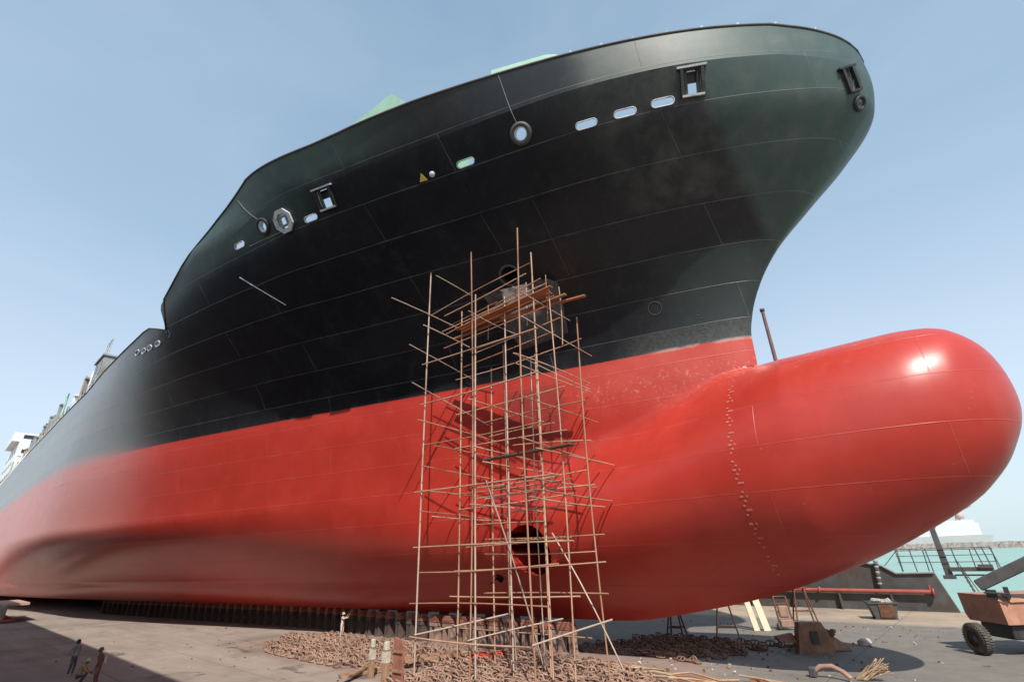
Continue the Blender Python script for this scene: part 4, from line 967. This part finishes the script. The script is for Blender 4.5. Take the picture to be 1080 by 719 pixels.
# grit, rust flakes and paint chips swept along the hull
mb = MB(); rd = random.Random(3)
for k in range(800):
    if k < 520: x = rd.uniform(-48, -9); y = rd.gauss(-5, 4.5)
    elif k < 760: x = rd.gauss(-11, 5); y = rd.uniform(-4, 20)
    else: x = rd.uniform(-60, -30); y = rd.uniform(-24, -6)
    w_ = rd.uniform(.03, .13) * (2.0 if rd.random() < .05 else 1)
    mb.box((x, y, w_ * .3), (w_, w_ * rd.uniform(.4, 1), w_ * .55), rot('Z', rd.uniform(0, 180)) @ rot('X', rd.uniform(-20, 20)), mi=rd.choice((0, 1, 1, 2, 2)))
tag(mb.build('debris', [M['stone'], M['rust'], M['timber_x']]), 'scattered grit, flakes and chips on the dock floor', 'debris', kind='stuff')
# low work platform at the far left
wp = tag(empty('work_platform', (-97.5, -20.2, 0)), 'low pink work platform with striped side at the far left', 'platform')
M['pinkdeck'] = mat_simple('faded_pink_deck', (.40, .24, .19), (.52, .36, .30), .8, .8, .2)
mb = MB(); mb.box((0, 0, 2.0), (11, 2.2, .28)); mb.build('platform_deck', M['pinkdeck'], wp)
mb = MB()
for x in np.arange(-5, 5.1, 1.25): mb.tube([(x, -1, .3), (x + .7, -1, 2.0)], .14, 6)
mb.build('side_lattice', M['whitetop'], wp)
mb = MB(); mb.box((0, -.9, 1.1), (11, .12, 1.6)); mb.box((0, -.6, .25), (11.4, 1.5, .3)); mb.build('side_panel', M['redpipe'], wp)
# mooring line from the main deck
mb = MB(); A_ = Vector((-134.4, -21.5, 26.9)); B_ = Vector((-100, -30.6, 4.0)); L = []
for i in range(15):
    t = i / 14; L.append(A_.lerp(B_, t) + Vector((0, 0, -.9 * math.sin(math.pi * t))))
o = mb.tube(L, .09, 6).build('mooring_rope', M['rope']); tag(o, 'pale mooring rope hanging from the deck edge at far left', 'rope')

# ------------------------------------------------------------------ crane vehicle at right
def Wv(a, b): return Vector((a, b, 0))
ax = Vector((1.63, -1.96, 0)).normalized(); an_ = Vector((-ax.y, ax.x, 0))    # along the visible side (to the near corner), and to the hidden side
if an_.x < 0: an_ = -an_
cr = tag(empty('mobile_crane', (-1.2, 11.0, 0)), 'rusty orange yard crane with dark boom at the right edge', 'crane'); CO = Vector((-1.2, 11.0, 0))
L0 = Vector((-2.4, 11.75, 1.5)); C0 = Vector((-.77, 9.79, 1.5)); T = Vector((0, 0, 1))
def cw(p): return Vector(p) - CO
top = 1.38
face = [L0 + ax * .0, C0, C0 + ax * .0 + T * 1.10 - ax * .06, C0 - ax * .45 + T * top, L0 + T * top - ax * .28, L0 + T * .35 - ax * .2]
mb = MB(); mb.prism([cw(p) for p in face], an_ * 4.6); body = mb.build('counterweight', M['cranebody'], cr)
mb = MB(); mb.prism([cw(C0 + an_ * .5 + T * 1.02), cw(C0 + an_ * 4.4 + T * 1.02), cw(C0 + an_ * 4.0 + T * 1.36 - ax * .5), cw(C0 + an_ * .6 + T * 1.36 - ax * .5)], ax * .06 + T * .05); mb.build('engine_cover', M['cranebody'], cr)
mb = MB(); ctr = (L0 + C0) / 2 + an_ * 2.4; mb.box(cw(Vector((ctr.x, ctr.y, 1.12))), (2.0, 4.2, .7), rot('Z', math.degrees(math.atan2(ax.y, ax.x))), bev=.05); mb.box(cw(Vector((ctr.x, ctr.y, .75))), (2.6, .4, .35), rot('Z', math.degrees(math.atan2(ax.y, ax.x)))); mb.build('chassis', M['black'], cr)
def wheel(pos):
    Rz = Matrix((ax, -T, an_)).transposed()   # lathe axis -> an_
    w = MB(); w.lathe([(.42, -.24), (.64, -.25), (.72, -.18), (.74, 0), (.72, .18), (.64, .25), (.42, .24)], cw(pos), Rz, 36)
    for k in range(36):
        q = 2 * math.pi * k / 36
        for sgn in (-1, 1): w.box(cw(pos) + Rz @ Vector((.74 * math.cos(q + sgn * .04), .74 * math.sin(q + sgn * .04), sgn * .11)), (.06, .055, .20), Rz @ rot('Z', math.degrees(q)))
    t = w.build('tyre', M['rubber'], cr)
    w = MB(); w.lathe([(0, -.12), (.15, -.16), (.19, -.08), (.35, -.06), (.43, -.22), (.43, .22), (0, .2)], cw(pos), Rz, 28)
    for k in range(8): w.box(cw(pos) + Rz @ Vector((.26 * math.cos(k * math.pi / 4), .26 * math.sin(k * math.pi / 4), -.08)), (.06, .06, .06))
    w.build('rim', M['darkgrey'], t)
wheel(Vector((-2.25, 10.1, .76))); wheel(Vector((-2.25, 10.1, .76)) + an_ * 3.4); wheel(Vector((-2.25, 10.1, .76)) + an_ * 3.4 + ax * 3.6); wheel(Vector((-2.25, 10.1, .76)) + an_ * .35 + ax * 4.4)
mb = MB()
bA = Vector((-1.45, 10.0, 3.36)); bB = Vector((.9, 10.0, 4.50)); d = (bB - bA).normalized()
mb.box(cw(bA + d * 4.0), (8.0, .62, .56), rot('Y', -math.degrees(math.atan2(d.z, d.x))), bev=.05); mb.build('boom', M['boom'], cr)
mb = MB(); mb.box(cw(Vector((-1.0, 10.1, 2.95))), (.45, .8, .4)); mb.box(cw(Vector((-.35, 10.1, 3.05))), (.22, .7, .5)); mb.tube([cw(Vector((-1.3, 9.6, 3.05))), cw(Vector((-.3, 9.62, 3.0)))], .05, 6); mb.build('boom_pivot', M['black'], cr)

# ------------------------------------------------------------------ people
def person(loc, rz, joints, edges, radii, mats, matfn, label, hair=None, helmet=None, extra=None, root=0):
    me = bpy.data.meshes.new('body'); me.from_pydata(joints, edges, [])
    o = bpy.data.objects.new('person', me); COL.objects.link(o)
    sk_ = o.modifiers.new('skin', 'SKIN'); sub = o.modifiers.new('sub', 'SUBSURF'); sub.levels = 2; sub.render_levels = 2
    for i, d in enumerate(me.skin_vertices[0].data): d.radius = radii[i]; d.use_root = (i == root)
    dg = bpy.context.evaluated_depsgraph_get(); ev = o.evaluated_get(dg); m2 = bpy.data.meshes.new_from_object(ev)
    o.modifiers.clear(); o.data = m2; m2.name = 'person'
    for m in mats: m2.materials.append(m)
    for p in m2.polygons: p.material_index = matfn(p.center); p.use_smooth = True
    o.location = loc; o.rotation_euler = (0, 0, rz); tag(o, label, 'person')
    return o
def std_person(loc, rz, mats, label, arms='down', helmet=None, hair=None, h=1.72, tool=False, lean=0.0):
    k = h / 1.72
    J = [(0, 0, .95), (0, .0, 1.12), (0, -.01, 1.30), (0, 0, 1.44), (0, 0, 1.52), (0, .015, 1.60), (0, .01, 1.70)]
    Rr = [(.15, .11), (.135, .10), (.16, .11), (.10, .08), (.055, .055), (.085, .10), (.06, .07)]
    E = [(0, 1), (1, 2), (2, 3), (3, 4), (4, 5), (5, 6)]
    for sgn in (-1, 1):
        b = len(J)
        J += [(sgn * .10, 0, .88), (sgn * .13, .03, .48), (sgn * .14, -.02, .10), (sgn * .15, .12, .04)]; Rr += [(.095, .10), (.065, .07), (.05, .05), (.045, .035)]
        E += [(0, b), (b, b + 1), (b + 1, b + 2), (b + 2, b + 3)]
        b = len(J)
        if arms == 'down': A3 = [(sgn * .19, 0, 1.40), (sgn * .27, -.03, 1.12), (sgn * .25, .08, .86), (sgn * .245, .11, .78)]
        elif arms == 'hips': A3 = [(sgn * .19, 0, 1.40), (sgn * .36, -.08, 1.15), (sgn * .20, .06, 1.0), (sgn * .15, .09, .98)]
        else: A3 = [(sgn * .18, .02, 1.40), (sgn * .22, .26, 1.34), (sgn * .16, .46, 1.58), (sgn * .14, .50, 1.66)]
        J += A3; Rr += [(.07, .07), (.05, .05), (.037, .037), (.035, .025)]
        E += [(3, b), (b, b + 1), (b + 1, b + 2), (b + 2, b + 3)]
        for f in range(4):
            fb = len(J); q = A3[3]; dv = Vector(A3[3]) - Vector(A3[2]); dv.normalize(); off = (f - 1.5) * .018
            J += [(q[0] + off, q[1] + dv.y * .05, q[2] + dv.z * .05), (q[0] + off, q[1] + dv.y * (.095 + .01 * (f in (1, 2))) + .01, q[2] + dv.z * .10)]; Rr += [(.009, .009), (.007, .007)]
            E += [(b + 3, fb), (fb, fb + 1)]
        fb = len(J); q = A3[3]; J += [(q[0] - sgn * .045, q[1] + .02, q[2] + .01)]; Rr += [(.01, .01)]; E += [(b + 3, fb)]
    fb = len(J); J += [(0, .125, 1.585)]; Rr += [(.018, .02)]; E += [(5, fb)]          # nose
    J = [(x * k, (y + lean * max(z - .95, 0)) * k, z * k) for x, y, z in J]
    def mf(c):
        z = c.z / k
        if z > 1.485: return 2
        if arms == 'up' and c.y > .46 * k and z > 1.5: return 2
        if arms != 'up' and abs(c.x) > .17 * k and z < .90 and z > .6: return 2
        if z < .09: return 3
        return 0 if z > .93 else 1
    o = person(loc, rz, J, E, Rr, mats, mf, label)
    y0 = .02 + lean * .65
    if helmet:
        mb = MB(); mb.lathe([(.0, .135), (.06, .125), (.105, .07), (.118, .0), (.15, -.01), (.15, -.02), (.112, -.02)], (0, y0 * k, 1.66 * k), None, 18); mb.build('helmet', M[helmet], o)
    if hair:
        mb = MB(); mb.lathe([(.0, .13), (.06, .12), (.10, .06), (.108, -.02), (.09, -.09), (.05, -.1)], (0, (y0 - .025) * k, 1.645 * k), None, 16); mb.build('hair', M[hair], o)
    mb = MB()
    for sgn in (-1, 1):
        mb.lathe([(0, -.012), (.011, -.006), (.013, 0), (.011, .006), (0, .012)], (sgn * .033 * k, (y0 + .088) * k, 1.615 * k), None, 8)
    mb.box((0, (y0 + .095) * k, 1.545 * k), (.045, .012, .012)); mb.build('face_features', M['hair'], o)
    mb = MB()
    for sgn in (-1, 1): mb.lathe([(0, -.01), (.03, -.008), (.03, .008), (0, .01)], (sgn * .092 * k, (y0 - .01) * k, 1.60 * k), rot('Y', 90), 10)
    mb.build('ears', M['skin'], o)
    return o
p1 = std_person((-41.2, -5.4, 0), math.radians(-60), [M['cl_white'], M['cl_white'], M['skin'], M['darkgrey']], 'person in dusty white overalls raising both arms beside the keel blocks', 'up', helmet='whitetop', h=1.78)
sg = tag(empty('spray_gun', (-41.2, -5.4, 0), math.radians(-60)), 'dark spray gun held up by the worker in white overalls', 'spray gun')
mb = MB(); mb.tube([(.14, .52, 1.72), (.14, .95, 1.98)], .018, 6); mb.box((.14, .54, 1.68), (.04, .1, .16)); mb.build('gun_body', M['black'], sg)
p2 = std_person((-42.3, -22.2, 0), math.radians(-50), [M['cl_grey'], M['cl_dark'], M['skin'], M['whitetop']], 'person in grey shirt and dark trousers standing in the wall shadow, hands at hips', 'hips', hair='hair', h=1.8)
p3 = std_person((-37.3, -21.95, 0), math.radians(150), [M['cl_maroon'], M['cl_maroon'], M['skin'], M['darkgrey']], 'person in maroon clothes with pale cloth over the shoulder at lower left edge', 'down', helmet='maroon', h=1.72, lean=.12)
mb = MB(); mb.box((.15, -.16, 1.25), (.20, .1, .5), rot('Z', 10), bev=.03); mb.build('shoulder_cloth', M['cl_white'], p3)
# crouching person
J = [(0, 0, .38), (0, .10, .58), (0, .20, .78), (0, .26, .92), (0, .30, .98), (0, .34, 1.06), (0, .35, 1.15)]
Rr = [(.17, .14), (.16, .13), (.18, .13), (.11, .09), (.06, .06), (.09, .10), (.06, .07)]; E = [(i, i + 1) for i in range(6)]
for sgn in (-1, 1):
    b = len(J); J += [(sgn * .12, .04, .38), (sgn * .22, .42, .52), (sgn * .20, .22, .10), (sgn * .20, .36, .05)]; Rr += [(.10, .10), (.075, .075), (.055, .055), (.05, .035)]; E += [(0, b), (b, b + 1), (b + 1, b + 2), (b + 2, b + 3)]
    b = len(J); J += [(sgn * .21, .24, .88), (sgn * .30, .40, .66), (sgn * .16, .62, .55), (sgn * .12, .68, .50)]; Rr += [(.075, .075), (.055, .055), (.04, .04), (.035, .025)]; E += [(3, b), (b, b + 1), (b + 1, b + 2), (b + 2, b + 3)]
    for f in range(4):
        fb = len(J); off = (f - 1.5) * .018; J += [(sgn * .12 + off, .72, .46), (sgn * .12 + off, .745, .41 + .006 * f)]; Rr += [(.009, .009), (.007, .007)]; E += [(b + 3, fb), (fb, fb + 1)]
    fb = len(J); J += [(sgn * .075, .69, .48)]; Rr += [(.01, .01)]; E += [(b + 3, fb)]
fb = len(J); J += [(0, .46, 1.04)]; Rr += [(.018, .02)]; E += [(5, fb)]
p4 = person((-38.55, -22.6, 0), math.radians(-20), J, E, Rr, [M['cl_tan'], M['cl_dark'], M['skin'], M['darkgrey']], lambda c: 2 if c.z > .955 or (c.y > .6) else (3 if c.z < .1 else (0 if c.z > .5 and c.y < .38 or c.z > .56 else 1)), 'person in tan shirt and pale cap crouching at the lower left edge')
mb = MB(); mb.lathe([(.0, .135), (.06, .125), (.105, .07), (.118, .0), (.14, -.01), (.14, -.02), (.112, -.02)], (0, .345, 1.10), None, 18); mb.build('cap', M['whitetop'], p4)
# ------------------------------------------------------------------ camera
f_px, cx, cy = 520.0, 540.0, 359.5
camH, camC = 5.6, 30.0
hl, hr = 604.0, 570.0
ang = math.atan2(hr - hl, 1060.0)
dd = ((hl - cy) - math.tan(ang) * (0 - cx)) * math.cos(ang); th = math.atan2(dd, f_px)
A = math.radians(48.44158866)
Fh = Vector((-math.cos(A), math.sin(A), 0)); Rh = Vector((Fh.y, -Fh.x, 0)); T = Vector((0, 0, 1))
fwd = Fh * math.cos(th) + T * math.sin(th); up0 = -Fh * math.sin(th) + T * math.cos(th)
# image rotated by ang: picture axes
ex = Rh * math.cos(ang) + up0 * math.sin(ang)
ey = up0 * math.cos(ang) - Rh * math.sin(ang)
cam = bpy.data.cameras.new('camera'); co = bpy.data.objects.new('camera', cam); COL.objects.link(co)
mw = Matrix.Identity(4)
for i in range(3): mw[i][0] = ex[i]; mw[i][1] = ey[i]; mw[i][2] = -fwd[i]
mw[0][3], mw[1][3], mw[2][3] = 0, -camC, camH
co.matrix_world = mw
cam.sensor_width = 36; cam.sensor_fit = 'HORIZONTAL'; cam.lens = 36 * f_px / 1080; cam.clip_start = .1; cam.clip_end = 20000
scene.camera = co

# ------------------------------------------------------------------ light
SUN = Vector((.50, -.455, .737)).normalized()
el = math.asin(SUN.z)
sun = bpy.data.lights.new('sun', 'SUN'); sun.energy = 3.3; sun.angle = math.radians(.53); sun.color = (1.0, .95, .87)
so = bpy.data.objects.new('sun', sun); COL.objects.link(so); so.rotation_euler = SUN.to_track_quat('Z', 'Y').to_euler(); so.location = (40, -80, 80)
w = bpy.data.worlds.new('World'); scene.world = w; w.use_nodes = True
nt = w.node_tree; bg = nt.nodes['Background']; sky = nt.nodes.new('ShaderNodeTexSky'); sky.sky_type = 'NISHITA'; sky.sun_disc = False
sky.sun_elevation = el; sky.sun_rotation = math.atan2(SUN.x, SUN.y); sky.altitude = 0; sky.air_density = 1.0; sky.dust_density = 2.5; sky.ozone_density = 1.0
tcw = nt.nodes.new('ShaderNodeTexCoord'); sp = nt.nodes.new('ShaderNodeSeparateXYZ'); nt.links.new(tcw.outputs['Generated'], sp.inputs[0])
rm = nt.nodes.new('ShaderNodeValToRGB'); nt.links.new(sp.outputs[2], rm.inputs[0]); e = rm.color_ramp.elements
e[0].position = 0.0; e[0].color = (3.05, 3.75, 3.95, 1); e[1].position = .95; e[1].color = (1.08, 1.70, 2.38, 1)
for p_, c_ in ((.22, (2.8, 3.4, 4.0, 1)), (.5, (1.70, 2.38, 3.12, 1))): q_ = e.new(p_); q_.color = c_
mx = nt.nodes.new('ShaderNodeMix'); mx.data_type = 'RGBA'; mx.inputs[0].default_value = .85
nt.links.new(sky.outputs[0], mx.inputs[6]); nt.links.new(rm.outputs[0], mx.inputs[7]); nz = nt.nodes.new('ShaderNodeTexNoise'); nz.inputs['Scale'].default_value = 2.2; nz.inputs['Detail'].default_value = 5; nz.inputs['Roughness'].default_value = .55; nz.inputs['Distortion'].default_value = .6
mpw = nt.nodes.new('ShaderNodeMapping'); mpw.inputs['Scale'].default_value = (1, 1, 2.6); nt.links.new(tcw.outputs['Generated'], mpw.inputs['Vector']); nt.links.new(mpw.outputs[0], nz.inputs['Vector'])
r2 = nt.nodes.new('ShaderNodeMapRange'); r2.inputs[1].default_value = .35; r2.inputs[2].default_value = .8; r2.inputs[3].default_value = 0; r2.inputs[4].default_value = .2; nt.links.new(nz.outputs['Fac'], r2.inputs[0])
m2 = nt.nodes.new('ShaderNodeMix'); m2.data_type = 'RGBA'; m2.inputs[7].default_value = (2.9, 3.35, 3.85, 1); nt.links.new(r2.outputs[0], m2.inputs[0]); nt.links.new(mx.outputs[2], m2.inputs[6]); nt.links.new(m2.outputs[2], bg.inputs[0]); bg.inputs[1].default_value = .15
scene.view_settings.view_transform = 'Standard'; scene.view_settings.look = 'None'; scene.view_settings.gamma = 1; scene.view_settings.exposure = .7
scene.render.engine = 'CYCLES'; scene.cycles.max_bounces = 6
